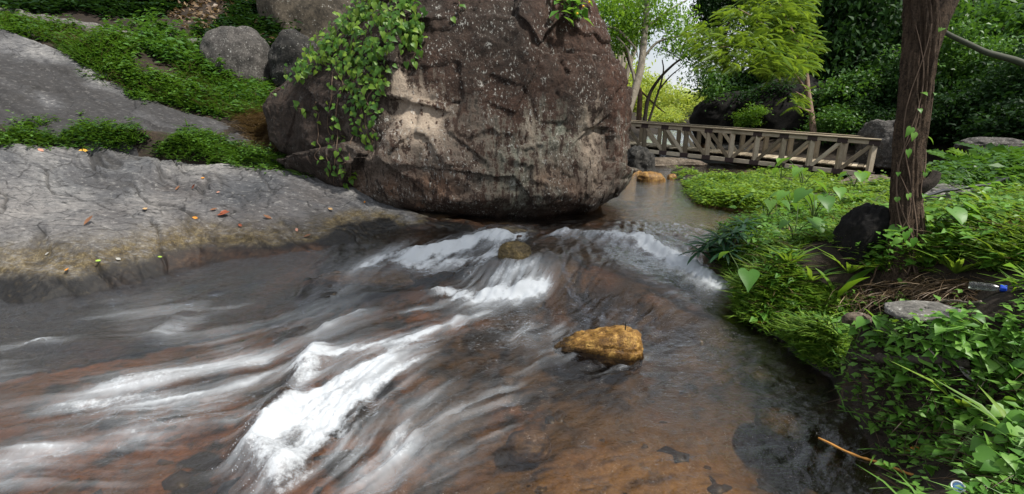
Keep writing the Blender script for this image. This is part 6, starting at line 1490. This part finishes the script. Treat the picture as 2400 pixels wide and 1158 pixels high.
# fallen leaves
M_FL = {k: plain('fallen_' + k, c, .6, .35, 40, .2) for k, c in {'yellow': (.62, .36, .06), 'orange': (.55, .22, .03), 'red': (.20, .055, .025), 'brown': (.15, .07, .035), 'tan': (.38, .25, .12), 'green': (.25, .38, .06), 'pink': (.40, .20, .14), 'grey': (.30, .29, .26)}.items()}
FLS = leaf_shape([(-.12, .006), (0, .02), (.22, .2), (.5, .26), (.78, .16), (1, .0)], .35, .25)
FALLEN = [(422, 400, .12, 'yellow', 'yellow fallen leaf alone on the upper middle of the grey slab'), (208, 354, .13, 'yellow', 'yellow fallen leaf on the crest of the slab below the herbs'), (158, 632, .11, 'orange', 'orange leaf on the lower left of the slab near the wet band'), (510, 506, .20, 'red', 'largest dark red leaf in the cluster at the middle of the slab'), (532, 494, .12, 'red', 'small red leaf right of the large dark red one'), (492, 494, .10, 'brown', 'curled brown leaf left of the large dark red one'), (422, 436, .12, 'brown', 'brown leaf in the crack below the yellow leaf'), (452, 442, .11, 'red', 'reddish leaf beside the brown one in the crack'), (472, 418, .07, 'orange', 'tiny orange leaf above the crack'), (508, 452, .07, 'pink', 'small pinkish leaf right of the crack leaves'), (636, 514, .13, 'brown', 'curled brown leaf on the right half of the slab'), (340, 489, .13, 'tan', 'tan and red leaf left of the middle of the slab'), (198, 529, .16, 'brown', 'brown leaf wedged in the dark crack at left'), (695, 536, .09, 'pink', 'pink triangular leaf by the dark stain of the slab'), (712, 557, .12, 'brown', 'curled dark leaf just above the wet ledge'), (770, 489, .10, 'tan', 'yellowish tan leaf on the right tip of the slab'), (272, 606, .08, 'grey', 'pale grey leaf near the lower edge of the slab'), (236, 611, .07, 'green', 'small yellow green leaf left of the pale grey one'), (465, 512, .08, 'orange', 'orange brown leaf left of the red cluster'), (560, 526, .09, 'red', 'faint red leaf below the red cluster'), (118, 592, .07, 'grey', 'white scrap of leaf at the lower left of the slab'), (380, 603, .06, 'green', 'tiny green leaf at the edge of the brown growth'), (855, 532 - 60, .06, 'orange', 'tiny orange leaf at the crest near the great boulder'), (90, 350, .12, 'pink', 'pinkish leaf at the far left crest of the slab')]
for px, py, s, c, lab in FALLEN:
    h = hit(px, py, (BV_SLAB,))
    if h is None: continue
    a = rs.uniform(0, 2 * PI); f = np.array([math.cos(a), math.sin(a) * .6, 0]); f -= h[1] * (f @ h[1])
    me_ = mesh_np('fallen_leaf', FLS[0] * [1, 1, rs.uniform(.6, 1.8)], FLS[1], M_FL[c]); o = put_leaf(me_, None, h[0] + h[1] * .012, f, h[1], s * .8, (0, 0, 0), name='fallen_leaf')
    tag(o, lab, 'leaf', 'fallen leaves on the slab')
for px, py, s, c, lab in [(1918, 847, .12, 'tan', 'tan fallen leaf at the waterline by the driftwood'), (2030, 905, .10, 'pink', 'pale pink leaf sticking up by the driftwood'), (2122, 1075, .10, 'orange', 'orange leaf standing by the end of the bamboo stick'), (2250, 1095, .09, 'tan', 'pale leaf right of the green stem above the bottle cap'), (1775, 772, .10, 'orange', 'orange leaf caught at the bend of the bank'), (2275, 915, .12, 'grey', 'grey dead leaf on the straw right of the driftwood'), (1920, 720, .1, 'brown', 'brown leaf among the grass at the bend')]:
    h = hit(px, py, G_); a = rs.uniform(0, 2 * PI); f = np.array([math.cos(a), math.sin(a), .4])
    o = put_leaf(mesh_np('fallen_leaf', FLS[0] * [1, 1, 1.5], FLS[1], M_FL[c]), None, h[0] + np.array([0, 0, .05]), f, (0, -.6, 1), s * .7, (0, 0, 0), name='fallen_leaf'); tag(o, lab, 'leaf', 'fallen leaves on the bank')
